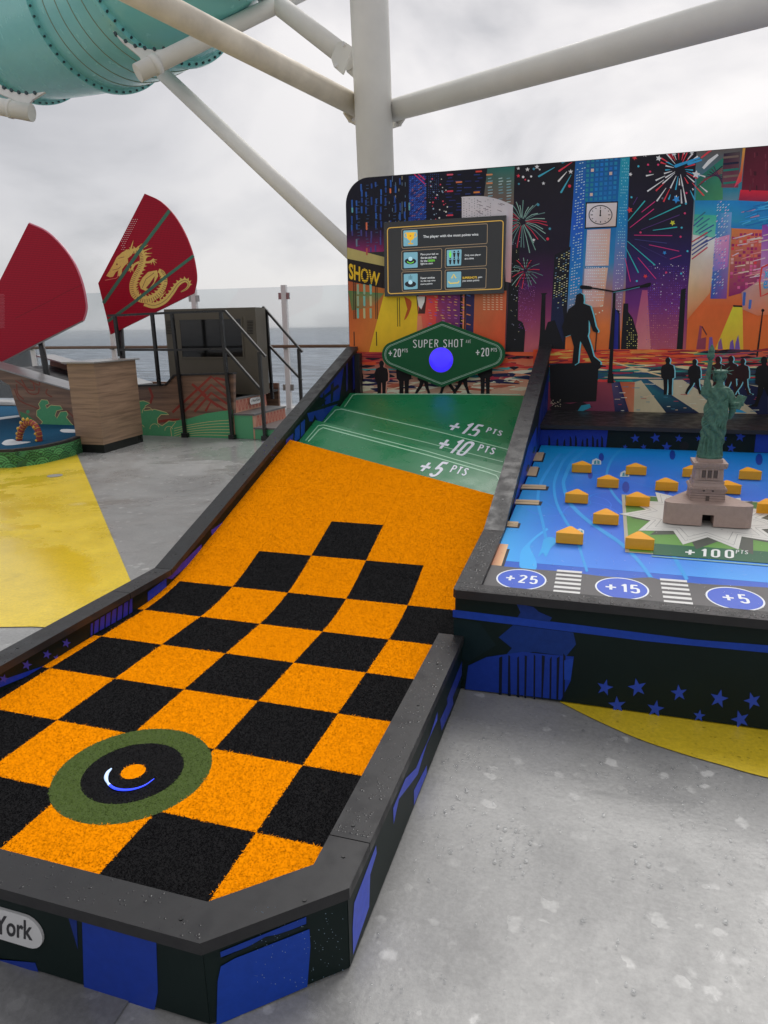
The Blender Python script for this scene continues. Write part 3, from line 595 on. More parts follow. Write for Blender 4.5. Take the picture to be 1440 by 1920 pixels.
for (a, b_) in [((335, 223), (440, 226)), ((303, 290), (410, 294)), ((262, 389), (315, 392)), ((262, 395), (314, 398))]: fd.path(Zp([a, b_]), .8, (110, 92, 72), 7)
# park with star fort
wpoly([(.945, 1.705), (1.70, 1.705), (1.70, 2.63), (.945, 2.63)], (172, 168, 150), 8); wpoly([(.962, 1.72), (1.688, 1.72), (1.688, 2.615), (.962, 2.615)], [(102, 158, 66), (98, 152, 64), (66, 112, 58), (66, 112, 56)], 9)
wpoly([(1.06, 1.70), (1.70, 1.70), (1.70, 1.845), (1.06, 1.845)], (24, 92, 62), 10)
fd.path([(1219, 1020), (1222, 1044), (1440, 1062), (1520, 1068)], 1.4, (130, 175, 150), 12)
SCn = (1.325, 2.30)
for sx, sy in ((.05, -.05),):
    wpoly([(SCn[0]+sx+(.40 if i % 2 == 0 else .255)*math.sin(math.pi*i/11+.05), SCn[1]+sy+(.47 if i % 2 == 0 else .30)*math.cos(math.pi*i/11+.05)) for i in range(22)], (72, 78, 70), 11)
st = lambda r1, r2: [(SCn[0]+(r1 if i % 2 == 0 else r2)*math.sin(math.pi*i/11+.05), SCn[1]+1.18*(r1 if i % 2 == 0 else r2)*math.cos(math.pi*i/11+.05)) for i in range(22)]
wpoly(st(.40, .27), (206, 206, 200), 13)
for r1, r2 in ((.355, .245), (.30, .215)):
    a_ = st(r1, r2); b2_ = st(r1-.004, r2-.004)
    for i in range(22): wpoly([a_[i], a_[(i+1) % 22], b2_[(i+1) % 22], b2_[i]], (150, 150, 148), 14)
stroke_text(fd, '+100', [(1283, 1029), (1376, 1033), (1376, 1049), (1281, 1044)], (222, 226, 224), 15, .26, .4); stroke_text(fd, 'PTS', [(1380, 1033), (1403, 1034), (1402, 1041), (1379, 1040)], (222, 226, 224), 15, .2)
# road strip with discs and zebra bars
rd = [W(.397, 1.17), W(2.268, 1.17)]+[np.array(fd.f(*p_)) for p_ in [(1445, 1103), (1436, 1102), (1400, 1100), (1310, 1095), (1240, 1088), (1220, 1083), (1180, 1085), (1120, 1080), (1060, 1072), (1000, 1068), (940, 1062), (915, 1055)]]
rd.insert(2, W(2.268, 1.49))
fd.poly(rd, (84, 83, 84), 5, raw=True)
for cx_, tt in ((.538, '+25'), (.924, '+15'), (1.323, '+5'), (1.72, '+15'), (2.1, '+25')):
    ov = lambda rx, ry: [(cx_+rx*math.cos(k*math.pi/18), 1.302+ry*math.sin(k*math.pi/18)) for k in range(36)]
    wpoly(ov(.1, .105), (222, 226, 232), 6); wpoly(ov(.0935, .097), (58, 92, 196), 7)
    w2 = .066 if len(tt) == 3 else .047
    stroke_text(fd, tt, [W(cx_-w2, 1.345), W(cx_+w2, 1.345), W(cx_+w2, 1.262), W(cx_-w2, 1.262)], (226, 230, 234), 8, .24, raw=True)
for cx_ in (.722, 1.122, 1.52, 1.91):
    for k in range(6): wpoly([(cx_-.052, 1.205+k*.042), (cx_+.048, 1.207+k*.042), (cx_+.049, 1.228+k*.042), (cx_-.051, 1.226+k*.042)], (212, 212, 210), 7)
def boat_icon(x, y, s):
    fd.poly([(x-s, y+s*.5), (x-s*.8, y-s*.4), (x, y-s*.8), (x+s, y-s*.3), (x+s, y+s*.5)], (196, 206, 210), 7); fd.poly([(x-s*.5, y+s*.4), (x-s*.4, y-s*.2), (x, y-s*.4), (x, y+s*.4)], (40, 140, 160), 8); fd.poly([(x+s*.2, y+s*.4), (x+s*.2, y-s*.4), (x+s*.7, y-s*.2), (x+s*.7, y+s*.4)], (60, 140, 160), 8)
boat_icon(1118, 867, 9); boat_icon(1171, 890, 9); boat_icon(1087, 998, 8)
fd.done('playfield_print', M_field, [o for o in bay.children if o.name.startswith('playfield')][0])
# front panel print
pb = Print(lambda x, y: ony(x, y, 1.1174), (0, -1, 0), .78); pb.solo = []
pb.poly([(849, 1143), (1080, 1171), (1300, 1199), (1440, 1210), (1700, 1236), (1700, 1248), (1440, 1224), (1210, 1202), (1130, 1192), (849, 1157)], (24, 58, 150), 1)
pb.poly([(968, 1131), (1000, 1138), (1010, 1147), (1035, 1158), (1030, 1166), (970, 1158), (976, 1148)], (20, 46, 112), 2)
pb.poly([(935, 1195), (962, 1172), (1010, 1178), (1075, 1186), (1080, 1208), (1062, 1230), (1000, 1222), (945, 1232), (960, 1215)], (18, 46, 110), 2)
pb.poly([(872, 1292), (878, 1248), (912, 1232), (980, 1222), (1008, 1225), (1076, 1231), (1070, 1276), (1052, 1312), (1000, 1306)], (22, 50, 136), 3)
for x in (936, 953, 970, 984, 1001, 1016, 1031, 1044, 1056): pb.poly([(x, 1228+random.uniform(-4, 8)), (x+random.uniform(3, 6), 1230), (x+random.uniform(1, 5), 1312), (x-1, 1310)], (12, 20, 36), 4)
pb.poly([(1058, 1238), (1075, 1234), (1070, 1275), (1058, 1274)], (26, 60, 150), 5); pb.poly([(850, 1160), (900, 1168), (930, 1210), (880, 1240), (852, 1230)], (12, 30, 34), 1)
for x, y, r in [(1134, 1289, 16), (1195, 1289, 18), (1273, 1299, 16), (1348, 1310, 18), (1411, 1314, 17), (1157, 1322, 17), (1229, 1329, 17), (1311, 1342, 12), (1388, 1349, 18), (1475, 1322, 17), (1460, 1358, 16), (1530, 1335, 16)]: pb.star((x, y), r, (40, 66, 162), 3, random.uniform(-.3, .3), .40)
pb.done('panel_print', M_print, fpn)
# rear wall print
pr_ = Print(lambda x, y: ony(x, y, 3.8614), (0, -1, 0), .62); pr_.solo = []
pr_.poly([(1012, 806), (1140, 806), (1136, 841), (1010, 839)], (22, 44, 126), 1); pr_.poly([(1418, 812), (1500, 813), (1500, 851), (1414, 848)], (24, 50, 130), 1)
for x in (1030, 1045, 1058, 1070, 1080, 1092, 1101, 1112, 1120, 1129): pr_.poly([(x-2.5, 841), (x-1.5, 822+random.uniform(-12, 8)), (x+1.5, 822), (x+2.5, 841)], (10, 18, 30), 2)
for x, y, r in [(1191, 822, 9), (1229, 821, 10), (1273, 822, 8), (1388, 819, 10), (1250, 838, 10), (1371, 840, 9), (1207, 838, 6), (1358, 822, 6), (1310, 822, 6), (1172, 838, 5)]: pr_.star((x, y), r, (32, 58, 140), 2, random.uniform(-.2, .2))
tag(pr_.done('panel_print', M_print, rw), kind='stuff')
# divider inner face print (seen from the right)
pv = Print(lambda x, y: onx(x, y, .3848), (1, 0, 0), .7)
pv.poly([(1012, 770), (1030, 690), (1032, 740), (1012, 838), (1004, 850)], (16, 36, 104), 1); pv.poly([(958, 965), (990, 838), (1006, 800), (1006, 850), (985, 900), (962, 972)], (26, 52, 140), 1)
for a, b_ in (((1000, 850), (1003, 838)), ((988, 884), (991, 872)), ((976, 922), (979, 910))): pv.streak(a, b_, 4, 3, (10, 12, 20), 2)
pv.done('panel_print', M_print, swl)

# ------------------------------------------------------------------ orange bumpers
M_bmp = mat('orange_bumper', (.92, .41, .016), .38, .4, mott=.05, mscale=20, rvar=.06)
def rtri(cx_, cy_, wdt, hgt, r, n=5):     # rounded triangle, flat side towards -y, apex towards +y
    P = [np.array((cx_-wdt/2, cy_)), np.array((cx_+wdt/2, cy_)), np.array((cx_, cy_+hgt))]; o = []
    for i in range(3):
        p0, p1, p2 = P[i-1], P[i], P[(i+1) % 3]; a = (p0-p1)/np.linalg.norm(p0-p1); b_ = (p2-p1)/np.linalg.norm(p2-p1)
        for k in range(n+1):
            t_ = k/n; o.append(p1+a*r*(1-t_)**2+b_*r*t_**2)
    return o
bm = bmesh.new(); add_extr(bm, [(x, y, 0) for x, y in rtri(0, 0, .135, .115, .02)], (0, 0, .05))
tmp = bmobj('triangle_bumper', bm, M_bmp, None, False, .0015, 2); bme = tmp.data; first = True; rowc = {}
for (x, y) in [(.712, 3.075), (1.035, 3.08), (1.36, 3.085), (1.672, 3.09), (.869, 2.75), (1.187, 2.745), (1.51, 2.75), (.708, 2.402), (1.02, 2.41), (1.648, 2.41), (.86, 2.068), (.703, 1.752), (1.004, 1.745), (1.98, 3.08), (1.83, 2.75), (1.96, 2.41), (1.80, 2.07), (1.97, 1.75)]:
    o = tmp if first else tmp.copy()
    if not first: COL.objects.link(o)
    first = False; o.location = (x, y, PZ(y+.03)+.003); o.rotation_euler = (math.atan(.05), 0, 0)
    rk = 3 if y > 3 else 2 if y > 2.6 else 1 if y > 2.3 else 0 if y > 1.9 else -1; rowc[rk] = rowc.get(rk, 0)+1
    row = {3: 'row nearest the starry rear wall', 2: 'second row from the starry rear wall', 1: 'third row from the starry rear wall', 0: 'fourth row from the starry rear wall', -1: 'row nearest the numbered road'}[rk]
    tag(o, 'orange triangular bumper, %s from the ramp, in the %s' % (['first', 'second', 'third', 'fourth', 'fifth'][rowc[rk]-1], row), 'bumper', 'orange triangular bumpers on the harbour playfield')

# ------------------------------------------------------------------ statue on pedestal
SX, SY = 1.325, 2.27; Z0 = PZ(2.2)+.006
stat = thing('robed_statue', (SX, SY, Z0), 'green robed statue with spiked crown raising a torch on a stone-coloured pedestal', 'statue')
M_stone = mat('pedestal_resin', alb((134, 116, 108), .62), .55, .4, mott=.08, mscale=40, bump=.3, bscale=300)
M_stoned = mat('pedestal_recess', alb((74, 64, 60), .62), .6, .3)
M_verd = mat('verdigris_resin', alb((60, 92, 78), .66), .55, .3, mott=.34, mscale=60, bump=.5, bscale=220)
# rounded triangular base with a small tunnel in its front
tri = rtri(SX, 2.125, .44, .40, .075, 8)
bt = Z0+.105
tw = .026
bm = bmesh.new(); add_extr(bm, [(x, y, Z0) for x, y in rtri(SX, 2.125, .46, .43, .105, 10)], (0, 0, .105)); bo = bmobj('tmpa', bm, M_stone, None, False, .004, 3)
bm = bmesh.new(); add_extr(bm, [(SX-tw, 2.0, Z0-.02), (SX+tw, 2.0, Z0-.02), (SX+tw, 2.235, Z0-.02), (SX-tw, 2.235, Z0-.02)], (0, 0, .076)); bc_ = bmobj('tmpb', bm, M_stone)
md = bo.modifiers.new('b', 'BOOLEAN'); md.object = bc_; md.operation = 'DIFFERENCE'; md.solver = 'EXACT'
bpy.context.view_layer.update(); bme_ = bpy.data.meshes.new_from_object(bo.evaluated_get(bpy.context.evaluated_depsgraph_get())); bme_.name = 'base_block'
bpy.data.objects.remove(bo); bpy.data.objects.remove(bc_); bme_.materials.clear(); link('base_block', bme_, M_stone, stat)
box('tunnel_back', SX-tw+.0005, SX+tw-.0005, 2.228, 2.232, Z0+.001, Z0+.055, M_dark, stat)
PX0 = SX-.0; PY0 = 2.285
def blk(name, hw, z0, z1, taper=0, M=M_stone, par=stat, bev=.0015, yo=0):
    bm = bmesh.new(); a = [(PX0-hw, PY0-hw), (PX0+hw, PY0-hw), (PX0+hw, PY0+hw), (PX0-hw, PY0+hw)]
    vs_ = [bm.verts.new((x, y, z0)) for x, y in a]+[bm.verts.new((PX0+(x-PX0)*(1-taper), PY0+(y-PY0)*(1-taper), z1)) for x, y in a]
    for q in ((3, 2, 1, 0), (4, 5, 6, 7), (0, 1, 5, 4), (1, 2, 6, 5), (2, 3, 7, 6), (3, 0, 4, 7)): bm.faces.new([vs_[i] for i in q])
    return bmobj(name, bm, M, par, False, bev, 1)
ZB = bt
blk('plinth', .078, ZB, ZB+.047, .02); blk('plinth_band', .081, ZB+.0475, ZB+.056, 0); blk('cornice', .085, ZB+.0565, ZB+.067, .06); blk('pedestal_step', .074, ZB+.0675, ZB+.086, .10)
blk('pedestal_band', .069, ZB+.0865, ZB+.097, 0)
ps_ = blk('pedestal_shaft', .064, ZB+.0975, ZB+.158, .05); blk('cornice', .070, ZB+.1585, ZB+.167, -.05); blk('parapet', .075, ZB+.1675, ZB+.185, -.02); blk('pedestal_top', .055, ZB+.1855, ZB+.201, .02)
for sx in (-1, 0, 1):     # loggia openings and columns on the front
    cx_ = PX0+sx*.026; yf = PY0-.064
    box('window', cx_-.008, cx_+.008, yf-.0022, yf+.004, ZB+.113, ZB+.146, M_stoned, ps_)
for sx in (-1.5, -.5, .5, 1.5):
    cx_ = PX0+sx*.026; box('column', cx_-.0035, cx_+.0035, PY0-.0685, PY0-.058, ZB+.108, ZB+.152, M_stone, ps_)
box('sill', PX0-.046, PX0+.046, PY0-.0705, PY0-.058, ZB+.1035, ZB+.1075, M_stone, ps_); box('lintel', PX0-.046, PX0+.046, PY0-.0695, PY0-.058, ZB+.1525, ZB+.157, M_stone, ps_)
for sx in (-1, 1):
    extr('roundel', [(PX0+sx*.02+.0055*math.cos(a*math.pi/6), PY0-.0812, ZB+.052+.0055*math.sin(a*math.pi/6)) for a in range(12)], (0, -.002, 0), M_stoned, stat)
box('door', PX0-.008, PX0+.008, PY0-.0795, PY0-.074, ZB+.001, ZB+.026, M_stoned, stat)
for k in range(9):
    xx = PX0-.074+k*.0185; box('dentil', xx-.005, xx+.005, PY0-.0895, PY0-.083, ZB+.058, ZB+.065, M_stone, stat)
    xx = PX0-.068+k*.017; box('parapet_block', xx-.0045, xx+.0045, PY0-.0795, PY0-.074, ZB+.172, ZB+.181, M_stone, stat)
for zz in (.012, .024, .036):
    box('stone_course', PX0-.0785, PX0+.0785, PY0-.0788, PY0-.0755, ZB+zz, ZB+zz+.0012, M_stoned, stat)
# figure: lofted robe, limbs, head, then fused into one surface
FZ = ZB+.2015; FX, FY = PX0, PY0
bm = bmesh.new()
secs = [(0, .050, .044, 0, 0), (.012, .050, .044, 0, 0), (.013, .047, .041, 0, 0), (.05, .042, .036, .000, .0), (.10, .041, .034, .002, 0), (.16, .041, .033, .004, 0), (.20, .042, .033, .006, 0), (.235, .040, .032, .006, 0), (.265, .036, .029, .007, .0), (.295, .038, .028, .008, 0), (.320, .042, .027, .008, 0), (.338, .034, .023, .008, 0), (.350, .014, .013, .008, -.002), (.372, .0125, .0125, .008, -.003)]
zs = np.linspace(0, .372, 76); A = np.array(secs); NS = 64; rings = []
for z_ in zs:
    rx, ry, ox, oy = [np.interp(z_, A[:, 0], A[:, i]) for i in (1, 2, 3, 4)]
    rg = []
    for k in range(NS):
        th_ = 2*math.pi*k/NS; fold = 0
        if .013 < z_ < .12: fold = .0052*math.sin(th_*13+math.sin(th_*3)*1.3+z_*12)*min(1, (.125-z_)/.03)
        if .08 < z_ < .335: fold += .0046*math.sin(th_*4+z_*95+math.cos(th_)*2.2)*min(1, (z_-.08)/.03)*min(1, (.345-z_)/.03)
        # hem of the upper cloak: a step running diagonally
        hem = .10+.045*math.cos(th_+2.3); 
        if z_ > hem and z_ < .34: fold += .0045
        rg.append(bm.verts.new((FX+ox+(rx+fold)*math.cos(th_), FY+oy+(ry+fold)*math.sin(th_), FZ+z_)))
    rings.append(rg)
for a, b_ in zip(rings, rings[1:]):
    for k in range(NS): bm.faces.new((a[k], a[(k+1) % NS], b_[(k+1) % NS], b_[k]))
bm.faces.new(rings[0][::-1]); bm.faces.new(rings[-1])
def T(pts, r, n=12): add_tube(bm, [(FX+x, FY+y, FZ+z_) for x, y, z_ in pts], r, n)
def ball(c, r, sc_=(1, 1, 1)):
    mt = Matrix.Translation((FX+c[0], FY+c[1], FZ+c[2])) @ Matrix.Diagonal((*sc_, 1)); bmesh.ops.create_uvsphere(bm, u_segments=18, v_segments=12, radius=r, matrix=mt)
# raised arm (viewer's left) with sleeve, hand and torch
T([(-.024, 0, .318), (-.036, -.002, .338), (-.040, -.004, .372), (-.038, -.006, .408), (-.036, -.008, .446)], [.019, .0175, .0115, .0095, .0078])
T([(-.018, 0, .292), (-.040, 0, .312), (-.045, -.002, .345)], [.022, .021, .015])
for a in range(7): T([(-.030-.004*a*.5, -.016+.003*a, .30+.004*a), (-.050, -.004+.001*a, .315+.004*a), (-.046, .008, .335)], [.003, .004, .002], 6)
ball((-.036, -.009, .452), .0098, (1, 1, 1.15))
for a in range(4): T([(-.030, -.018, .446+a*.0045), (-.037, -.0205, .447+a*.0045), (-.0445, -.016, .447+a*.0045)], [.0026, .0028, .0022], 6)
T([(-.036, -.009, .436), (-.036, -.009, .462), (-.036, -.009, .474), (-.036, -.009, .480), (-.036, -.009, .490), (-.036, -.009, .496)], [.0055, .0065, .0115, .0150, .0150, .0125], 14)
T([(-.036, -.009, .496), (-.036, -.009, .508), (-.035, -.009, .522), (-.036, -.009, .537)], [.0115, .0135, .0085, .002], 12)
# lowered arm with tablet (viewer's right)
T([(.040, 0, .318), (.056, -.004, .288), (.062, -.014, .262), (.074, -.034, .262), (.086, -.044, .268)], [.020, .018, .015, .011, .008])
T([(.048, .0, .30), (.064, -.006, .262), (.066, -.010, .228), (.058, -.006, .190)], [.018, .017, .013, .006])
for a in range(4): T([(.086, -.046, .274-a*.005), (.093, -.050, .274-a*.005), (.098, -.044, .273-a*.005)], [.003, .0027, .002], 6)
mt = Matrix.Translation((FX+.082, FY-.030, FZ+.272)) @ Matrix.Rotation(.55, 4, 'Z') @ Matrix.Rotation(.45, 4, 'Y') @ Matrix.Diagonal((.012, .042, .066, 1)); bmesh.ops.create_cube(bm, size=1, matrix=mt)
# head: face, hair, ears, crown
HX, HZ = .006, .391; _hv = len(bm.verts)
ball((HX, -.003, HZ), .0185, (.86, 1, 1.22)); ball((HX, .005, HZ+.004), .0195, (.98, .95, 1.08)); ball((HX, -.0205, HZ-.0012), .0034, (.75, 1, 1.9)); ball((HX, -.0178, HZ-.0145), .0048, (1, .8, .8))
for s_ in (-1, 1):
    ball((HX+s_*.0062, -.0185, HZ+.0045), .0036, (1.2, .55, .55)); ball((HX+s_*.0178, -.002, HZ-.004), .0065, (.8, 1, 1.6)); T([(HX+s_*.015, .004, HZ+.006), (HX+s_*.017, .006, HZ-.012), (HX+s_*.012, .006, HZ-.026)], [.007, .006, .004], 8)
    T([(HX, -.021, HZ+.0085), (HX+s_*.010, -.0185, HZ+.0085)], [.0022, .0015], 6)
T([(HX-.0045, -.0195, HZ-.0095), (HX, -.0212, HZ-.0098), (HX+.0045, -.0195, HZ-.0095)], [.0012, .0019, .0012], 6)
T([(HX, -.006, HZ+.0105), (HX, -.007, HZ+.0215)], [.0215, .0228], 20)
for a in range(7):
    t_ = -.5+a/6*(math.pi+1.0); dx, dz_ = math.cos(t_), math.sin(t_)
    T([(HX+dx*.016, -.006-.004*max(dz_, 0), HZ+.014+max(0, dz_)*.004), (HX+dx*.042, -.010, HZ+.017+dz_*.024)], [.0032, .0012], 6)
bm.verts.ensure_lookup_table()
for v_ in bm.verts[_hv:]: v_.co = Vector((FX+HX, FY, FZ+.372))+(v_.co-Vector((FX+HX, FY, FZ+.372)))*1.16
# gathered cloak folds across the chest and down the front
for a in range(6):
    T([(.036-.003*a, -.022-.001*a, .315-.008*a), (.012-.004*a, -.031, .285-.014*a), (-.020, -.031, .245-.016*a), (-.040, -.014, .215-.015*a)], [.0045, .0062, .006, .004], 6)
for a in range(5): T([(.040-.006*a, -.026+.001*a, .285-.004*a), (.043-.008*a, -.033, .21), (.040-.010*a, -.034, .14+.006*a)], [.0045, .006, .004], 6)
for v_ in bm.verts: v_.co.x = FX+(v_.co.x-FX)*1.17; v_.co.y = FY+(v_.co.y-FY)*1.12
tmpm = bpy.data.meshes.new('robed_figure'); bmesh.ops.recalc_face_normals(bm, faces=bm.faces); bm.to_mesh(tmpm); bm.free()
fo = bpy.data.objects.new('tmp', tmpm); COL.objects.link(fo); md = fo.modifiers.new('r', 'REMESH'); md.mode = 'VOXEL'; md.voxel_size = .0013; md.use_smooth_shade = True
bpy.context.view_layer.update(); dg = bpy.context.evaluated_depsgraph_get(); fme = bpy.data.meshes.new_from_object(fo.evaluated_get(dg)); bpy.data.objects.remove(fo); fme.name = 'robed_figure'; fme.materials.clear()
link('robed_figure', fme, M_verd, stat)
# ------------------------------------------------------------------ backboard with printed city mural
YB = 4.5
board = thing('mural_backboard', (.55, YB, 0), 'tall backboard printed with a neon night city and fireworks behind the games', 'mural')
bxl, bxr, bz0, bz1, br = -1.335, 2.44, .02, 2.605, .20
arc_ = [(bxl+br-br*math.cos(a*math.pi/24), bz1-br+br*math.sin(a*math.pi/24)) for a in range(13)]
arcr = [(bxr-br+br*math.sin(a*math.pi/24), bz1-br+br*math.cos(a*math.pi/24)) for a in range(13)]
pts = [(bxl, bz0)]+arc_+arcr+[(bxr, bz0)]
extr('board', [(x, YB, z_) for x, z_ in pts], (0, .05, 0), mat('board_black', (.012, .012, .014), .4), board)
EM = .54
mu = Print(lambda x, y: ony(x, y, YB), (0, -1, 0), EM, 4e-4); mu.ztop = bz1-.004
zz_ = lambda x0, y0, s: (lambda pts: [(x0+x/s, y0+y/s) for x, y in pts])
P_ = mu.poly; R = random
# -- backgrounds (photo pixels)
arcpx = []
def inv(X, Z):   # world point on the board -> photo pixel
    q = MR @ (np.array([X, YB, Z])-CAM); return (720+FPX*q[0]/q[2], 960+FPX*q[1]/q[2])
edge = [inv(x+.004*(1 if x < 0 else 0), z_-.004) for x, z_ in arc_]
P_(edge+[(965, 311), (962, 400), (800, 420), (700, 440), (651, 430)], (13, 13, 26), 1)
for k in range(6):
    t0, t1 = k/6, (k+1)/6; c = lambda t: (13+110*t**1.3, 13+18*t, 26+58*t)
    P_([(650.5, 425+50*t0), (965, 400+60*t0), (965, 400+60*t1), (651, 425+50*t1)], [c(t0), c(t0), c(t1), c(t1)], 2)
P_([(651, 464), (740, 487), (740, 503), (651, 485)], (150, 138, 86), 4); P_([(651.5, 485), (740, 503), (740, 545), (653, 527)], (26, 20, 20), 4)
P_([(653, 525), (725, 540), (780, 545), (790, 668), (656, 668)], [(140, 66, 36), (150, 90, 40), (200, 140, 40), (196, 120, 36), (170, 84, 34)], 3)
P_([(653, 545), (720, 550), (700, 575), (660, 582)], [(60, 96, 56), (70, 110, 70), (150, 90, 50), (80, 92, 54)], 5)
P_([(722, 545), (780, 550), (790, 668), (690, 668)], [(205, 160, 34), (214, 160, 30), (206, 140, 24), (200, 146, 24)], 6)
P_([(785, 545), (845, 550), (835, 660), (782, 660)], [(190, 70, 60), (196, 44, 60), (206, 50, 50), (214, 110, 80)], 5); P_([(822, 550), (868, 552), (864, 650), (816, 620)], [(120, 40, 84), (86, 36, 92), (80, 40, 90), (150, 60, 70)], 6)
P_([(868, 550), (950, 545), (946, 668), (870, 660)], [(150, 96, 62), (168, 84, 54), (206, 62, 26), (220, 60, 26)], 5); P_([(863, 550), (874, 550), (872, 640), (862, 640)], (18, 16, 24), 7); P_([(874, 550), (890, 550), (887, 640), (873, 630)], (40, 34, 70), 7); P_([(868, 550), (871, 550), (870, 640), (867, 640)], (190, 110, 70), 8)
for _ in range(90):
    x, y = R.uniform(650+6, 960), R.uniform(350, 470)
for i in range(13):      # left tower: vertical coloured dashes
    for j in range(9):
        x = 660+i*9+R.uniform(-1, 1); y = 345+j*15+R.uniform(-3, 3)-i*.9
        if R.random() < .6 and not (x < 676 and y < 370) and y < 475:
            c = R.choice([(34, 66, 130), (30, 56, 120), (36, 72, 140), (40, 80, 150), (34, 60, 120), (80, 140, 150), (190, 96, 66), (190, 140, 40)] if R.random() < .5 else [(30, 58, 120), (36, 74, 140)])
            if y > 430: c = tuple(int(q*.6+k_*.4) for q, k_ in zip(c, (90, 30, 70)))
            mu.streak((x, y), (x+.3, y+R.uniform(8, 15)), 3, 3, c, 7)
for i in range(5):
    for j in range(22):
        x, y = 672+i*17+R.uniform(-1, 1), 335+j*6.3
        if y > 345+max(0, 690-x)*.9 and R.random() < .7: mu.streak((x-2, y), (x+2.5, y-.3), 1, 1, (50, 74, 110), 6)
for i in range(6):
    x = 730+i*6
    for j in range(8):
        if R.random() < .6: mu.streak((x, 330+j*12), (x, 330+j*12+R.uniform(4, 12)), 1, 1, R.choice([(90, 110, 130), (150, 140, 110), (44, 80, 140)]), 6)
P_([(766, 330), (797, 327), (799, 415), (768, 418)], (20, 32, 84), 5)
for i in range(8):
    for j in range(26):
        if R.random() < .82: mu.streak((768+i*4, 333+j*3.3+R.uniform(-.5, .5)), (771+i*4, 331+j*3.3), 1.6, 1.6, R.choice([(40, 76, 160), (30, 60, 140), (52, 96, 180), (34, 66, 150), (120, 80, 110)]), 7)
mu.streak((775, 325), (797, 345), 2, 2, (170, 40, 90), 8); mu.streak((784, 326), (797, 337), 2, 2, (170, 40, 90), 8)
for i in range(6):
    for j in range(14):
        if R.random() < .8: mu.dot((804+i*3.6, 327+j*3.6), .9, (44, 60, 110), 6, n=5)
for i in range(4):
    for j in range(16):
        if R.random() < .65:
            x = 838+i*18+R.uniform(-4, 4); y = 328+j*6; mu.streak((x, y), (x+R.uniform(6, 14), y-.5), 1.8, 1.6, R.choice([(30, 38, 92), (34, 44, 100), (40, 56, 110), (26, 34, 84)]), 6)
for x, y, c in [(838, 328, (180, 70, 90)), (838, 359, (190, 50, 70)), (838, 404, (190, 50, 70)), (892, 322, (190, 60, 50)), (855, 342, (200, 100, 60)), (888, 361, (200, 110, 50)), (912, 328, (200, 120, 80)), (912, 344, (190, 120, 80))]: mu.streak((x, y), (x+11, y-.7), 3, 3, c, 8)
P_([(914, 316), (965, 312), (963, 384), (907, 372)], [(30, 84, 78), (30, 92, 84), (100, 80, 72), (92, 72, 66)], 6)
for j in range(9):
    for x in (915, 935, 950):
        if R.random() < .8: mu.streak((x, 335+j*5.5), (x+R.uniform(6, 9), 334+j*5.5), 1.6, 1.6, R.choice([(90, 130, 140), (150, 170, 170), (110, 150, 160)]), 7)
for _ in range(34): mu.dot((R.uniform(806, 840), R.uniform(335, 412)), R.uniform(.7, 1.8), R.choice([(190, 186, 180), (190, 60, 80), (120, 140, 160)]), 8, n=6)
P_(smoothp([(866, 372), (868, 369), (905, 368), (935, 374), (962, 385)], 4)+[(958, 530), (948, 528), (946, 405), (866, 412)], [(172, 168, 172)]*1*len(smoothp([(866, 372), (868, 369), (905, 368), (935, 374), (962, 385)], 4))+[(190, 130, 130), (186, 140, 140), (178, 172, 174), (178, 172, 174)], 9)
for i in range(12):
    for j in range(9):
        if R.random() < .9-.05*i: mu.dot((870+i*5, 373+j*4.4+(i % 2)*2), .8, (70, 66, 74), 10, n=5)
for _ in range(10): x, y = R.uniform(890, 940), R.uniform(376, 400); mu.streak((x, y), (x+8, y+3), 1, 1.3, (110, 100, 106), 10)
mu.text('SHOW', [(654, 493), (713, 512), (711, 537), (655, 523)], (206, 150, 32), 8, .03)
for k in range(8): mu.streak((678, 504+k*4), (699, 505+k*4), 1, 1, (14, 14, 16), 9)
for x in (663, 704): mu.streak((x, 528), (x+1, 598), 1.2, 1.2, (16, 20, 20), 8); mu.streak((x+3, 528), (x+4, 598), 1.2, 1.2, (16, 20, 20), 8)
for x in (671, 683, 695):
    for y in (533, 555, 578): mu.streak((x, y), (x+.5, y+18), 4, 4, R.choice([(120, 140, 116), (96, 150, 140), (150, 150, 110), (176, 130, 90)]), 7)
for x in (745, 749): mu.streak((x, 558), (x+1, 612), 1.2, 1.2, (30, 26, 16), 8)
for x in (664, 706): mu.streak((x, 622), (x+.5, 648), 1.6, 1.6, (24, 24, 20), 8)
P_(smoothp([(758, 556), (772, 566), (766, 590), (758, 600), (764, 580)], 3), (150, 66, 24), 8)
P_([(782, 556), (797, 556), (796, 566), (790, 580), (785, 574)], (190, 184, 182), 9); P_([(797, 556), (800, 556), (797, 588), (784, 588), (786, 576), (791, 580)], (60, 34, 30), 8); P_([(783, 592), (790, 592), (799, 668), (780, 668)], (206, 110, 80), 8)
for i in range(6):
    for j in range(16):
        if R.random() < .7: x, y = 804+i*12+R.uniform(-2, 2), 556+j*5; mu.streak((x, y), (x+5, y+1), 1.5, 1.5, R.choice([(214, 110, 90), (150, 90, 140), (200, 150, 90), (120, 70, 140)]), 8)
for i in range(5):
    for j in range(7): x, y = 906+i*8, 553+j*4.5; mu.streak((x, y), (x+4, y+.5), 1.4, 1.4, (206, 160, 130), 8)
for i in range(4): mu.streak((875, 553+i*18), (882, 555+i*18), 2, 2, R.choice([(80, 110, 170), (200, 110, 60)]), 9)
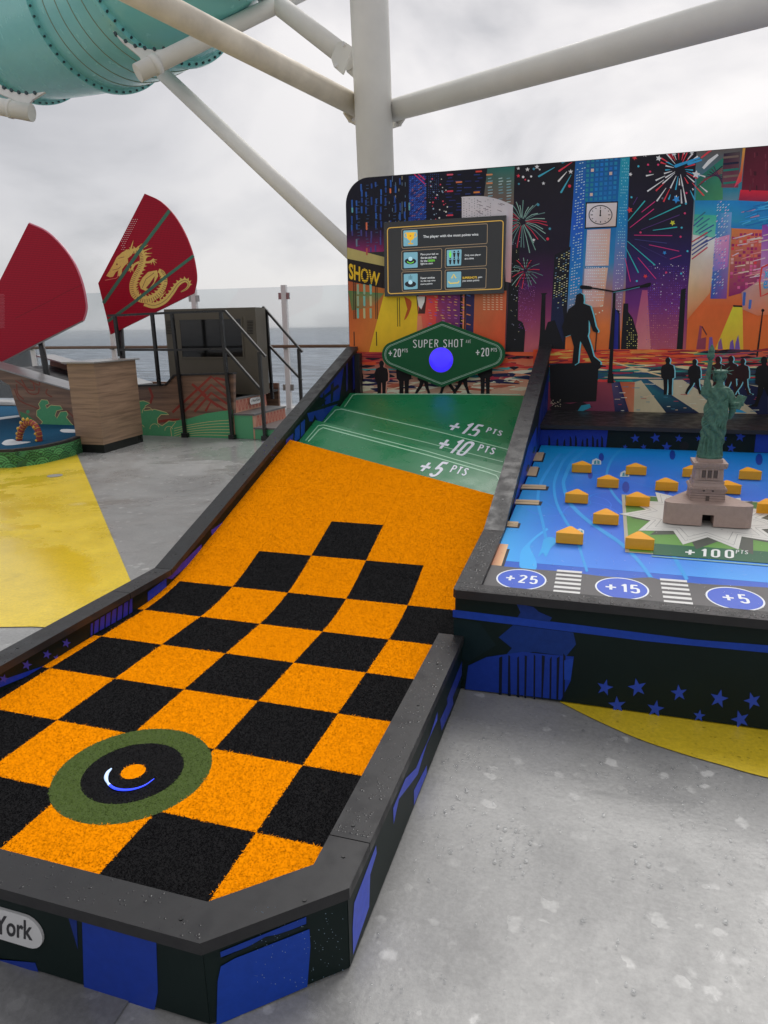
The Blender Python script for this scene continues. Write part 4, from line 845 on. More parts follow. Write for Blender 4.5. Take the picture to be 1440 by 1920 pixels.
# street band of the left part
P_([(656, 660), (1020, 660), (1010, 775), (660, 775)], [(150, 44, 38), (190, 74, 40), (180, 168, 140), (176, 160, 136)], 10)
for _ in range(190):
    x = R.uniform(662, 1000); y = R.uniform(664, 738); t_ = (y-664)/70
    c = R.choice([(170, 44, 44), (120, 26, 40), (206, 70, 40), (30, 20, 30)] if t_ < .35 else [(20, 96, 104), (24, 30, 60), (190, 180, 160), (150, 40, 60), (20, 24, 36), (70, 140, 140)] if t_ < .7 else [(196, 184, 156), (30, 30, 60), (200, 190, 164), (150, 80, 60), (190, 176, 150)])
    L_ = R.uniform(10, 60); yb_ = y+R.uniform(-4, 3); mu.path([(x, y), (x+L_*.5, (y+yb_)/2+R.uniform(-2, 2)), (min(x+L_, 1015), yb_)], [R.uniform(.5, 2), R.uniform(3, 8), R.uniform(.3, 2)], c, 11+_ % 3)
mu.streak((940, 680), (700, 738), 2.2, 2.2, (196, 170, 140), 15)
def person(x, y, h, col=(13, 12, 14), walk=0, coat=0, flip=1, ly=20, rim=None):
    s_ = h/74*flip; hh = h/74
    def body(dx, dy, c, l_):
        Q = lambda a, b_: (x+a*s_+dx, y+b_*hh+dy)
        mu.dot(Q(0, 6), 5*hh, c, l_, ry=6.2*hh); P_([Q(*p_) for p_ in [(-3, 10), (3, 10), (4, 13), (11, 16), (13, 26), (13, 40), (9, 42), (9, 44+coat), (-9, 44+coat), (-10, 42), (-13, 40), (-14, 25), (-11, 16), (-4, 13)]], c, l_)
        if walk:
            P_([Q(*p_) for p_ in [(-8, 43), (2, 43), (-4, 56), (-13, 68), (-16, 74), (-20, 72), (-16, 62), (-10, 53)]], c, l_); P_([Q(*p_) for p_ in [(0, 43), (9, 43), (10, 56), (14, 70), (20, 72), (20, 74), (10, 74), (6, 62), (2, 54)]], c, l_)
        else:
            P_([Q(*p_) for p_ in [(-9, 43), (-.5, 43), (-1, 60), (-2, 74), (-8, 74), (-8, 60)]], c, l_); P_([Q(*p_) for p_ in [(.5, 43), (9, 43), (8, 60), (8, 74), (1.5, 74), (1.5, 60)]], c, l_)
    if rim: body(2.2, .2, rim, ly-1)
    body(0, 0, col, ly)
person(716, 676, 70, (22, 16, 18), rim=(190, 130, 110)); person(758, 668, 78, (16, 12, 14)); person(795, 676, 66, walk=1); person(838, 672, 68, walk=1, flip=-1); person(868, 672, 68, walk=1); person(910, 664, 76, (14, 13, 16)); person(674, 690, 44, (20, 14, 16))
# -- dark sky left of the tower
def grad(l0, r0, l1, r1, stops, ly):    # column between two edges with vertical colour stops
    l0, r0, l1, r1 = [np.array(q, float) for q in (l0, r0, l1, r1)]
    for (ta, ca_), (tb, cb_) in zip(stops, stops[1:]): P_([l0+(l1-l0)*ta, r0+(r1-r0)*ta, r0+(r1-r0)*tb, l0+(l1-l0)*tb], [ca_, ca_, cb_, cb_], ly)
grad((965, 311.5), (1080, 300.5), (945, 690), (1060, 690), [(0, (20, 18, 24)), (.42, (24, 18, 34)), (.6, (60, 20, 62)), (.75, (112, 44, 78)), (.9, (156, 76, 84)), (1, (160, 80, 80))], 3)
grad((1181, 291), (1306, 279.5), (1165, 690), (1284, 690), [(0, (18, 16, 24)), (.35, (22, 18, 38)), (.52, (38, 24, 78)), (.7, (88, 34, 94)), (.86, (140, 62, 84)), (1, (158, 84, 80))], 3)
# tower
grad((1080, 301), (1181, 291), (1050, 690), (1168, 690), [(0, (16, 74, 126)), (.3, (14, 92, 150)), (.5, (40, 110, 150)), (.66, (150, 100, 84)), (.8, (196, 98, 46)), (1, (196, 84, 30))], 4)
grad((1079, 301), (1099, 299), (1060, 600), (1090, 600), [(0, (26, 84, 140)), (.4, (26, 74, 160)), (.8, (30, 110, 160)), (1, (120, 110, 110))], 5)
grad((1164, 292.5), (1181, 291), (1143, 620), (1165, 620), [(0, (28, 128, 146)), (.4, (26, 110, 160)), (.7, (110, 100, 140)), (1, (160, 100, 80))], 5)
for i in range(7):
    for j in range(10):
        x, y = 1103+i*8.7-j*.4, 302+j*9.1-i*.8; c = (26, 100+R.uniform(-8, 14), 160+R.uniform(-20, 10)) if i > 1 else (30, 110, 130)
        if (i, j) in ((1, 2), (5, 3), (1, 7)): c = (190, 160, 146)
        if y > 297: mu.poly([(x-2.7, y-2.8), (x+2.7, y-3.1), (x+2.5, y+2.7), (x-2.9, y+3)], c, 6)
for j in range(52):
    for i in range(4):
        x, y = 1082+i*4.6-j*.28, 308+j*5.3-i*1.1
        if R.random() < .62: mu.streak((x, y), (x+2.4, y-.9), 1.4, 1.4, (160, 190, 214) if j < 40 else (190, 170, 170), 7)
    for i in range(4):
        x, y = 1168+i*3.6-j*.32, 300+j*5.6
        if R.random() < .55: mu.dot((x, y), .95, (130, 190, 210) if j < 28 else (196, 186, 200), 7, n=5)
P_([(1101, 431), (1145, 429), (1141, 498), (1097, 499)], [(178, 166, 172), (186, 150, 136), (190, 150, 130), (170, 160, 170)], 7); P_([(1096, 504), (1140, 502), (1131, 575), (1092, 578)], [(172, 162, 172), (190, 152, 130), (190, 128, 96), (176, 146, 140)], 7)
for i in range(10):
    for j in range(24):
        x, y = 1104+i*3.7-j*.33, 440+j*5.6
        if R.random() < .9 and y < 568 and x < 1138: mu.dot((x, y), 1.15, (206, 200, 204), 8, n=5)
for _ in range(10): mu.dot((R.uniform(1098, 1130), R.uniform(570, 590)), 1.4, (214, 190, 160), 8, n=5)
P_([(1098.5, 379.5), (1159, 377.5), (1156, 426), (1096.5, 429)], (16, 15, 18), 9); P_([(1100.5, 382), (1157, 380), (1154, 424), (1098.5, 426.5)], [(186, 182, 190), (184, 176, 176), (184, 164, 152), (180, 172, 178)], 10)
mu.ring((1126, 403), 21.5, 17.5, 1.6, (30, 28, 32), 11); mu.streak((1125.5, 404), (1126, 394), 1.8, 2.2, (22, 20, 24), 12); mu.dot((1125.5, 404), 1.8, (22, 20, 24), 12)
for k in range(12): a = k*math.pi/6; mu.streak((1126+18.5*math.cos(a), 403+15*math.sin(a)), (1126+(16.5 if k % 3 else 14.5)*math.cos(a), 403+(13.4 if k % 3 else 11.8)*math.sin(a)), 1.5, 1.5, (30, 28, 32), 11)
# towers in shade, chimney, lit windows
P_([(957, 470), (974, 462), (971, 600), (980, 604), (985, 620), (982, 664), (947, 664)], (15, 16, 20), 5)
for _ in range(46): mu.dot((R.uniform(958, 976), R.uniform(390, 655)), R.uniform(.5, .9), R.choice([(190, 180, 140), (150, 150, 170)]), 6, n=5)
P_([(1040, 478), (1070, 462), (1058, 680), (1030, 690), (1035, 560)], (17, 18, 26), 5)
for i in range(6):
    for j in range(22):
        x, y = 1043+i*4.6-j*.35, 484+j*4.7-i*2.6
        if R.random() < .72: mu.streak((x, y), (x+2.3, y-.6), 1.3, 1.3, R.choice([(206, 186, 130), (190, 180, 150), (100, 130, 150)]), 6)
P_([(1014, 550), (1026, 549), (1023, 553), (1022, 620), (1027, 604), (1040, 600), (1062, 660), (1060, 690), (1006, 690), (1012, 630), (1016, 553)], (14, 14, 18), 7); P_([(1035, 560), (1052, 555), (1060, 620), (1050, 670), (1030, 650)], (20, 26, 52), 6)
for _ in range(200):
    x, y = R.uniform(972, 1004), R.uniform(520, 622); mu.dot((x, y), R.uniform(.4, .75), R.choice([(96, 50, 130), (130, 70, 140), (160, 100, 150)]), 5, n=5)
# fireworks
def burst(c, r0, r1, n, cols, w0, w1, ly, a0=0, a1=2*math.pi, bend=0, jit=.3):
    for k in range(n):
        a = a0+(a1-a0)*(k+R.uniform(-.35, .35))/n; s0, s1 = r0*R.uniform(.8, 1.5), r1*R.uniform(1-jit, 1); m_ = (s0+s1)/2
        p0 = (c[0]+s0*math.cos(a), c[1]+s0*math.sin(a)); pm = (c[0]+m_*math.cos(a), c[1]+m_*math.sin(a)+bend*.15); p1 = (c[0]+s1*math.cos(a), c[1]+s1*math.sin(a)+bend*.8)
        mu.path([p0, pm, p1], [w0, (w0+w1)/2, w1], R.choice(cols), ly)
FWc = [(96, 130, 122), (120, 150, 140), (170, 44, 66), (84, 112, 110)]
burst((979, 416), 7, 54, 34, FWc, 1, 1.6, 8, bend=10); burst((985, 508), 4, 34, 18, FWc+[(190, 44, 60)], 1, 1.3, 8, bend=6)
for k in range(7): mu.streak((974, 491+k*5.6), (998, 490+k*5.6), 1.1, 1.1, (12, 11, 14), 9)
for (a, b_, c) in [((1012, 300), (1035, 305), 0), ((1010, 331), (1040, 314), 1), ((1048, 321), (1073, 304), 2), ((1047, 340), (1063, 322), 0), ((1052, 361), (1071, 328), 1), ((1054, 305), (1066, 301), 1)]:
    mu.streak(b_, a, 1, 3.6, [(186, 182, 180), (56, 140, 160), (180, 44, 62)][c], 8)
for x, y, r, c in [(1007, 313, 5, 0), (989, 318, 4.5, 0), (972, 316, 3.6, 0), (972, 330, 4, 1), (1019, 344, 3.8, 0), (1070, 322, 5, 0), (981, 332, 2.4, 0), (996, 331, 2, 0), (991, 339, 1.8, 0), (1001, 317, 2.4, 2), (985, 337, 1.6, 1), (973, 345, 2, 2), (1068, 349, 3, 1), (1012, 318, 1.6, 0), (1027, 448, 2.8, 1), (1001, 450, 3.4, 0), (1031, 429, 2.4, 2), (1009, 384, 2.6, 2)]:
    (mu.star if r > 3.2 else mu.dot)((x, y), r, [(186, 184, 184), (186, 44, 62), (56, 120, 140)][c], 9)
WRC = [(206, 202, 200), (196, 50, 62), (48, 146, 176), (206, 202, 200)]
burst((1274, 317), 12, 46, 24, WRC, .8, 2.8, 8, jit=.45); burst((1274, 317), 34, 74, 17, WRC, 1, 3, 9, a0=.1, a1=3.1, jit=.4); burst((1274, 317), 22, 44, 9, WRC, 1.2, 3.4, 9, a0=3.5, a1=5.9, jit=.3)
mu.streak((1312, 296), (1266, 312), 3, 6, (40, 130, 176), 12); mu.streak((1316, 300), (1290, 308), 3, 5, (40, 130, 176), 12); mu.path([(1346, 290), (1330, 303), (1318, 316)], [4, 7, 5], (206, 204, 202), 12); mu.streak((1336, 279.5), (1315, 296), 3.5, 3, (196, 50, 62), 12)
for x, y, r, c in [(1181, 394, 6, 1), (1268, 374, 8, 2), (1261, 418, 5.5, 3), (1305, 327, 8, 0), (1209, 290, 5, 0), (1190, 296, 5, 1), (1246, 474, 4, 2), (1210, 518, 4.5, 1), (1182, 327, 4, 0), (1235, 297, 6, 0), (1263, 287, 6, 0), (1297, 286, 4.5, 0)]: mu.star((x, y), r, [(206, 202, 200), (200, 50, 56), (44, 120, 180), (170, 170, 50)][c], 10, R.uniform(0, 1), .5)
for x, y, c in [(1234, 309, 1), (1215, 309, 1), (1219, 322, 1), (1197, 312, 2), (1184, 370, 2), (1286, 382, 2), (1284, 400, 1), (1278, 427, 2), (1201, 436, 1), (1276, 444, 1), (1289, 471, 2), (1287, 362, 1), (1194, 527, 2), (1249, 511, 1), (1277, 513, 2), (1242, 372, 0)]: mu.dot((x, y), 2.1, [(90, 90, 100), (184, 50, 90), (60, 150, 170)][c], 9, n=7)
TL, PK, PU = (44, 148, 150), (180, 44, 104), (70, 44, 96)
for a, b_, c in [((1177, 415), (1209, 377), TL), ((1203, 398), (1228, 378), PK), ((1181, 427), (1226, 392), PK), ((1217, 412), (1276, 385), TL), ((1202, 431), (1274, 403), PU), ((1224, 432), (1269, 426), TL), ((1189, 441), (1260, 442), PK), ((1190, 449), (1250, 456), (56, 54, 104)), ((1217, 459), (1273, 471), PK), ((1176, 452), (1228, 497), TL), ((1172, 462), (1197, 511), TL), ((1196, 483), (1230, 523), PK), ((1172, 484), (1182, 528), PK), ((1256, 486), (1277, 479), PK), ((1200, 460), (1250, 484), (50, 40, 90)), ((1187, 384), (1195, 370), PU)]:
    mu.streak(a, b_, 1.2, 2.4 if c == TL else 1.5, c, 9)
P_([(1204, 544), (1214, 544), (1222, 690), (1178, 690)], [(140, 62, 96), (140, 62, 96), (196, 116, 104), (190, 110, 104)], 5)
for i in range(20):
    for j in range(36):
        x, y = 1217+i*3.9-j*.15, 500+j*4.4
        if R.random() < (.75 if (i < 7 and y > 536) or i > 9 else .25) and x < 1290-.06*(y-480) and y < 655: mu.dot((x, y), R.uniform(.5, 1), R.choice([(70, 52, 150), (84, 60, 160), (110, 70, 150), (140, 90, 150)] if y < 590 else [(150, 90, 120), (180, 120, 110), (130, 70, 120)]), 5, n=5)
for _ in range(26): mu.dot((R.uniform(1225, 1285), R.uniform(490, 600)), 1, (190, 190, 206), 6, n=5)
P_([(1176, 582), (1186, 596), (1196, 628), (1193, 690), (1172, 690), (1170, 590)], (16, 17, 16), 6); P_([(1169, 569), (1178, 569), (1176, 690), (1162, 690)], (15, 15, 19), 7); P_([(1148, 577), (1162, 583), (1163, 690), (1138, 690)], (18, 18, 34), 6); P_([(1153, 576), (1160, 590), (1158, 690), (1146, 690)], (30, 32, 110), 7)
for i in range(6):
    for j in range(22):
        x, y = 1176+i*3.8, 596+j*4
        if R.random() < .6 and x < 1180+(y-590)*.4: mu.dot((x, y), .9, (200, 176, 100), 7, n=5)
P_([(1277, 543), (1286, 540), (1278, 690), (1266, 690)], (15, 15, 15), 7)
# right part
grad((1306, 279.5), (1560, 262), (1284, 690), (1560, 690), [(0, (84, 72, 66)), (.2, (40, 110, 130)), (.42, (150, 130, 120)), (.6, (186, 110, 70)), (.72, (186, 84, 38)), (1, (200, 92, 34))], 8)
P_([(1306, 336), (1356, 296), (1355, 374), (1304, 382)], [(26, 88, 76), (30, 104, 88), (60, 120, 80), (40, 110, 84)], 9); P_([(1357, 288), (1388, 284), (1384, 352), (1352, 352)], [(34, 26, 44), (70, 60, 62), (110, 50, 66), (96, 60, 70)], 9)
for k in range(9): mu.streak((1306+k*4, 352-k*5), (1354, 312+k*4), 1.6, 2.2, R.choice([(56, 34, 60), (24, 30, 50), (110, 50, 60)]), 10)
for k in range(5): mu.streak((1356, 296+k*12), (1384, 293+k*12), 4, 4, R.choice([(24, 26, 48), (30, 100, 90), (120, 56, 66), (100, 84, 76)]), 10)
P_([(1393, 273.5), (1398, 273.2), (1390, 340), (1376, 352), (1388, 320)], [(190, 140, 60), (190, 140, 60), (200, 50, 60), (190, 50, 90), (206, 90, 50)], 10)
P_([(1398, 273), (1560, 262), (1560, 362), (1390, 358)], [(66, 18, 32), (74, 18, 34), (84, 22, 42), (90, 20, 40)], 10); P_([(1388, 356), (1560, 362), (1560, 385), (1384, 380)], [(190, 30, 50), (170, 30, 56), (110, 40, 60), (100, 30, 60)], 11)
for _ in range(30): x, y = R.uniform(1402, 1500), R.uniform(285, 350); mu.streak((x, y), (x, y+R.uniform(5, 12)), 2.5, 2.5, R.choice([(84, 30, 44), (56, 14, 28), (96, 34, 48)]), 11)
P_([(1303, 376), (1384, 376), (1560, 384), (1560, 440), (1380, 430), (1302, 404)], [(26, 110, 160), (26, 110, 166), (30, 120, 176), (26, 100, 160), (28, 104, 164), (40, 130, 150)], 12)
P_([(1302, 402), (1344, 404), (1342, 446), (1299, 440)], [(50, 140, 118), (56, 150, 126), (90, 160, 140), (90, 164, 140)], 13); P_([(1299, 440), (1341, 447), (1337, 520), (1330, 550), (1288, 600), (1290, 540)], [(178, 178, 172), (186, 186, 182), (176, 160, 134), (180, 130, 90), (178, 100, 54), (182, 150, 110)], 13)
for k in range(7): mu.streak((1300+k*2, 424+k*6-(k % 2)*16), (1318+k*4, 408+k*6-(k % 2)*16), 2.2, 2.4, R.choice([(170, 50, 66), (44, 64, 120), (40, 90, 110)]), 14)
for k in range(5): mu.streak((1297, 486-k*8), (1326, 464-k*7), 2.4, 2.6, R.choice([(50, 70, 120), (160, 60, 70), (60, 66, 110)]), 14)
P_([(1344, 400), (1372, 398), (1362, 560), (1332, 560)], [(40, 120, 160), (100, 140, 180), (120, 60, 120), (40, 70, 140)], 13); P_([(1341, 447), (1368, 440), (1364, 500), (1336, 510)], [(176, 130, 160), (186, 120, 150), (150, 90, 150), (90, 100, 160)], 14)
for j in range(34):
    for i in range(5):
        if R.random() < .6: x, y = 1345+i*5-j*.4, 380+j*5.2; mu.streak((x, y), (x+2.6, y-2.4), 1.4, 1.4, R.choice([(160, 180, 200), (190, 160, 180), (60, 110, 170)]), 15)
P_([(1372, 428), (1429, 431), (1424, 540), (1366, 556)], [(196, 108, 56), (200, 90, 70), (110, 30, 84), (120, 30, 80)], 13); P_([(1429, 420), (1560, 430), (1560, 560), (1424, 540)], [(120, 60, 140), (150, 60, 130), (170, 60, 120), (180, 130, 160)], 13)
for j in range(16):
    for i in range(8):
        x, y = 1375+i*7.2-j*.3, 440+j*6.6
        if R.random() < .75: P_([(x-2.6, y-2.4), (x+2.6, y-2.6), (x+2.4, y+2.4), (x-2.8, y+2.6)], R.choice([(190, 50, 60), (206, 90, 70), (214, 140, 130), (150, 36, 84), (130, 30, 80)] if j < 9 else [(130, 34, 84), (150, 44, 90), (180, 80, 120)]), 14)
for _ in range(34): x, y = R.uniform(1370, 1440), R.uniform(440, 535); mu.streak((x, y), (x+R.uniform(10, 24), y-R.uniform(2, 6)), 1.2, 2.4, R.choice([(214, 160, 170), (206, 120, 120), (220, 170, 150)]), 16)
for _ in range(30): x, y = R.uniform(1385, 1470), R.uniform(384, 425); mu.streak((x, y), (x+R.uniform(14, 34), y-R.uniform(4, 9)), 1.5, 3, R.choice([(40, 130, 186), (60, 150, 200), (26, 96, 150), (150, 110, 140)]), 16)
P_([(1390, 548), (1420, 528), (1440, 530), (1440, 590), (1420, 592), (1392, 580)], [(150, 110, 110), (170, 130, 120), (170, 140, 120), (190, 100, 60), (180, 100, 66), (170, 110, 90)], 15); mu.streak((1396, 548), (1394, 572), 5, 5, (50, 80, 140), 16); mu.streak((1407, 562), (1405, 578), 5, 5, (60, 90, 150), 16)
mu.path([(1440, 496), (1428, 502), (1424, 530), (1426, 556), (1440, 550)], 3, (190, 50, 44), 17); mu.text('xa', [(1433, 508), (1447, 508), (1446, 520), (1432, 522)], (60, 150, 180), 17, .02); mu.text('ex', [(1432, 526), (1447, 526), (1446, 540), (1430, 542)], (50, 130, 180), 17, .02)
P_([(1374, 575), (1392, 575), (1394, 690), (1326, 690)], [(196, 176, 44), (190, 170, 44), (196, 130, 40), (206, 130, 36)], 10); P_([(1374, 572), (1395, 573), (1395, 576), (1375, 575.5)], (24, 20, 18), 11); mu.streak((1430, 582), (1419, 668), 2, 3.4, (18, 14, 14), 18); mu.dot((1430, 582), 3, (18, 14, 14), 18)
P_([(1312, 610), (1316, 612), (1310, 690), (1300, 690)], (130, 56, 70), 11); mu.path([(1316, 612), (1325, 628)], 2, (60, 30, 40), 12); P_([(1309, 636), (1324, 632), (1322, 664), (1305, 664)], (120, 50, 64), 11)
for x in (1333, 1372, 1382, 1350): P_([(x-6, 668), (x-3, 640+R.uniform(-10, 6)), (x+2, 632+R.uniform(-6, 10)), (x+7, 668)], R.choice([(110, 70, 110), (160, 90, 90), (96, 70, 130)]), 12)
# street of the right part
P_([(1000, 655), (1560, 655), (1560, 688), (1000, 690)], [(196, 66, 30), (200, 90, 44), (150, 60, 70), (180, 50, 34)], 17); P_([(1000, 688), (1560, 688), (1560, 778), (1000, 780)], [(20, 84, 80), (60, 50, 70), (24, 26, 54), (90, 34, 54)], 17)
for _ in range(330):
    x = R.uniform(1004, 1540); t_ = R.random()**1.2; y = 657+t_*60
    c = R.choice([(206, 70, 34), (220, 110, 50), (170, 40, 36), (120, 30, 40), (230, 150, 70)] if t_ < .42 else [(24, 100, 90), (30, 130, 120), (180, 50, 50), (206, 170, 130), (24, 60, 90), (30, 24, 40), (120, 40, 60)])
    if x > 1300 and t_ < .5: c = R.choice([c, (60, 40, 60), (40, 110, 90), (130, 50, 80), (24, 20, 30)])
    L_ = R.uniform(14, 70); yb_ = y+R.uniform(-2.5, 2.5); mu.path([(x, y), (x+L_*.5, (y+yb_)/2+R.uniform(-1.5, 1.5)), (x+L_, yb_)], [R.uniform(.5, 2), R.uniform(2, 6), R.uniform(.3, 2)], c, 18+_ % 3)
mu.streak((1146, 678), (1245, 706), 2, 3, (200, 160, 120), 22); mu.streak((1145, 709), (1245, 709), 2, 2, (206, 150, 130), 22)
P_([(1000, 716), (1146, 716), (1154, 776), (1000, 776)], [(110, 40, 50), (120, 50, 60), (96, 44, 66), (70, 26, 50)], 21)
P_([(1214, 712), (1330, 712), (1560, 740), (1560, 778), (1309, 774)], [(166, 156, 130), (166, 156, 132), (160, 150, 128), (150, 140, 122), (168, 160, 134)], 21); P_([(1183, 711), (1212, 710), (1311, 774), (1248, 774)], [(30, 100, 110), (26, 60, 90), (18, 24, 52), (18, 22, 46)], 22); P_([(1190, 716), (1202, 713), (1249, 774), (1188, 774)], (160, 150, 122), 22)
P_([(1162, 716), (1190, 716), (1188, 774), (1180, 774)], [(150, 70, 44), (170, 90, 60), (170, 110, 80), (150, 90, 70)], 22); P_([(1147, 718), (1162, 716), (1180, 774), (1153, 774)], [(70, 60, 90), (30, 34, 70), (18, 24, 54), (20, 26, 60)], 22); P_([(1340, 712), (1366, 712), (1440, 730), (1440, 776), (1420, 776)], (20, 26, 56), 22); P_([(1364, 772), (1376, 762), (1400, 774)], (40, 130, 170), 23)
P_([(1280, 712), (1300, 711), (1350, 742), (1330, 745)], (60, 40, 70), 22)
for _ in range(50): x, y = R.uniform(1150, 1420), R.uniform(716, 772); mu.streak((x, y), (x+R.uniform(4, 14), y), .8, 1.2, R.choice([(206, 196, 170), (150, 60, 70), (60, 110, 130), (214, 160, 130)]), 24)
# monument: man with a cane on a block
KB = (14, 13, 15)
P_([(1031, 684), (1060, 681), (1110, 680), (1131, 685), (1122, 693), (1118, 752), (1036, 756), (1032, 745)], KB, 26); P_([(1030, 764), (1046, 754), (1070, 757), (1090, 752), (1110, 762), (1090, 774), (1040, 774)], (22, 16, 20), 25); P_([(1082, 772), (1090, 760), (1106, 757), (1108, 764), (1094, 770)], (36, 120, 140), 26)
for _ in range(26): mu.dot((R.uniform(1033, 1054), R.uniform(749, 762)), .9, (150, 140, 120), 27, n=5)
man = [(1079, 563), (1081, 553), (1088, 549.5), (1094, 553), (1095, 563), (1094, 569), (1107, 574), (1112, 590), (1117, 612), (1122, 621), (1120, 624), (1112, 621), (1106, 605), (1104, 600), (1104, 622), (1102, 630), (1108, 648), (1113, 668), (1126, 679), (1126, 684), (1110, 683), (1102, 664), (1092, 645), (1088, 640), (1086, 655), (1084, 680), (1076, 685), (1073, 682), (1076, 650), (1070, 628), (1058, 632), (1054, 612), (1060, 596), (1066, 580), (1078, 571)]
P_([(x+2.6, y) for x, y in man], (90, 166, 176), 27); P_(man, KB, 28); mu.streak((1119, 622), (1116, 660), 2, 2, (20, 18, 20), 28)
mu.path([(1152, 546), (1150, 600), (1145, 690), (1143, 716)], [5, 5.5, 7, 9], KB, 28); P_([(1142, 700), (1150, 700), (1151, 718), (1139, 718)], KB, 29); mu.path([(1152, 547), (1120, 541.5), (1108, 540)], 3, KB, 28); mu.path([(1152, 547), (1180, 541), (1200, 536)], 3, KB, 28); mu.path([(1150, 548.5), (1180, 543), (1200, 538)], 1, (60, 130, 140), 29)
P_(smoothp([(1087, 538), (1091, 535), (1108, 537), (1111, 541), (1106, 543), (1089, 542)], 3), KB, 29); P_(smoothp([(1198, 536), (1218, 530), (1220, 534), (1216, 538), (1200, 540)], 3), KB, 29)
person(1252, 670, 70, KB, rim=(110, 170, 180), ly=30); person(1302, 673, 66, KB, walk=1, coat=6, rim=(110, 170, 180), ly=30); person(1346, 668, 78, (40, 14, 14), walk=1, rim=(110, 170, 180), ly=30); person(1370, 667, 76, (36, 14, 14), walk=1, rim=(110, 170, 180), ly=32); person(1392, 672, 68, (34, 14, 14), walk=1, rim=(110, 170, 180), ly=34); person(1432, 668, 94, KB, walk=1, flip=-1, ly=36); person(1480, 670, 80, KB, ly=36)
mu.done('mural_print', M_mural, [o for o in board.children][0])

# ------------------------------------------------------------------ display screen on the mural
scr = thing('display_screen', (-.5, YB-.03, 1.67), 'dark game display with a yellow outline and icons mounted on the mural', 'screen')
YS = YB-.045
ca4 = [ony(*q, YS) for q in [(719.5, 418), (949, 403.5), (946, 549.5), (720, 556)]]
x0_, x1_, z0_, z1_ = ca4[0][0], ca4[1][0], ca4[3][2], ca4[1][2]
box('casing', x0_, x1_, YS, YB-.006, z0_, z1_, mat('screen_glass', (.03, .031, .032), .06, .5), scr, .004)
M_si = mat('screen_image', (0, 0, 0), .12, .4, attr=True, emit=.42)
pi2 = Print(lambda x, y: ony(x, y, YS-.0008), (0, -1, 0), 1.0, 2.5e-4)
zs_ = zz_(640, 290, 4.235); zt_ = zz_(640, 460, 4.235)
def rrect(q, r=4, n=4):  # rounded outline from TL TR BR BL
    q = [np.array(p_, float) for p_ in q]; o = []
    for i in range(4):
        p0, p1, p2 = q[i-1], q[i], q[(i+1) % 4]; a = (p0-p1)/np.linalg.norm(p0-p1)*r; b_ = (p2-p1)/np.linalg.norm(p2-p1)*r
        for k in range(n+1): t_ = k/n; o.append(p1+a*(1-t_)**2+b_*t_**2)
    return o
def frame(q, r, wd_, c, ly): o = rrect(q, r); pi2.path(o+[o[0]], wd_, c, ly)
frame(zs_([(366, 582), (1286, 522)])+zt_([(1273, 345), (372, 385)]), 6, 1.7, (190, 150, 66), 2)
LC = (150, 128, 100); DKs = (30, 33, 36)
for q in [zs_([(480, 592), (1160, 548), (1158, 705), (482, 745)]), zs_([(480, 765), (798, 746)])+zt_([(796, 183), (480, 197)]), zs_([(826, 745), (1156, 726)])+zt_([(1152, 162), (824, 180)]), zt_([(480, 212), (796, 198), (795, 352), (484, 366)]), zt_([(824, 197), (1152, 181), (1147, 340), (824, 352)])]:
    pi2.poly(rrect(q, 3), DKs, 1); frame(q, 3, .9, LC, 2)
IC = (110, 160, 176)
for q in [zs_([(493, 603), (605, 598), (606, 722), (494, 728)]), zt_([(495, 57), (606, 53), (606, 176), (496, 182)]), zt_([(838, 38), (955, 32), (951, 158), (838, 164)]), zt_([(496, 229), (606, 224), (606, 346), (497, 352)]), zt_([(838, 211), (952, 207), (950, 330), (838, 335)])]: pi2.poly(rrect(q, 1.5, 2), IC, 3)
tc_ = zs_([(549, 652)])[0]
pi2.poly([(tc_[0]-8, tc_[1]-8), (tc_[0]+8, tc_[1]-8.6), (tc_[0]+6, tc_[1]+4), (tc_[0], tc_[1]+8), (tc_[0]-6, tc_[1]+4)], (226, 176, 40), 5); pi2.ring((tc_[0]-8, tc_[1]-3), 3.4, 4.4, 1.2, (226, 176, 40), 4, n=12); pi2.ring((tc_[0]+8, tc_[1]-3.5), 3.4, 4.4, 1.2, (226, 176, 40), 4, n=12); pi2.streak((tc_[0], tc_[1]+6), (tc_[0], tc_[1]+12), 2, 2, (210, 160, 36), 5); pi2.streak((tc_[0]-4.5, tc_[1]+13), (tc_[0]+4.5, tc_[1]+13), 2.4, 2.4, (210, 160, 36), 5); pi2.star((tc_[0], tc_[1]-1.5), 2.6, (190, 110, 30), 6)
for cc, gr in ((zt_([(549, 122)])[0], True), (zt_([(549, 306)])[0], False)):
    pi2.dot((cc[0], cc[1]+(1 if gr else .5)), 11, (22, 26, 34), 4, ry=6); 
    if gr: pi2.ring((cc[0], cc[1]+.5), 6, 4, 1.4, (120, 220, 60), 5, .2, math.pi-.2, 12); pi2.dot((cc[0], cc[1]-3.5), 4, (170, 210, 224), 6)
    else:
        pi2.dot((cc[0], cc[1]-3), 4, (170, 210, 224), 6)
        for k in (-2.5, 0, 2.5): pi2.streak((cc[0]+k, cc[1]-17+abs(k)), (cc[0]+k, cc[1]-9), .8, .8, (40, 60, 70), 5)
for i in range(3):
    for j in range(2):
        x, y = zt_([(865+32*i, 70+54*j-2*i)])[0]; c = (110, 220, 60) if i == 0 and j == 0 else (22, 26, 32); pi2.dot((x, y-4.3), 1.6, c, 5, n=8); pi2.poly([(x-2.6, y-2), (x+2.6, y-2), (x+1.2, y+6.5), (x-1.2, y+6.5)], c, 5)
x, y = zt_([(893, 270)])[0]; pi2.path([(x-4, y-2), (x, y-9.5), (x+4, y-2.2)], 2, (226, 190, 50), 5); pi2.path([(x-10, y+4), (x-7, y+7.5), (x+8, y+6.6), (x+10, y+3)], 2, (226, 190, 50), 5)
WH = (206, 210, 212)
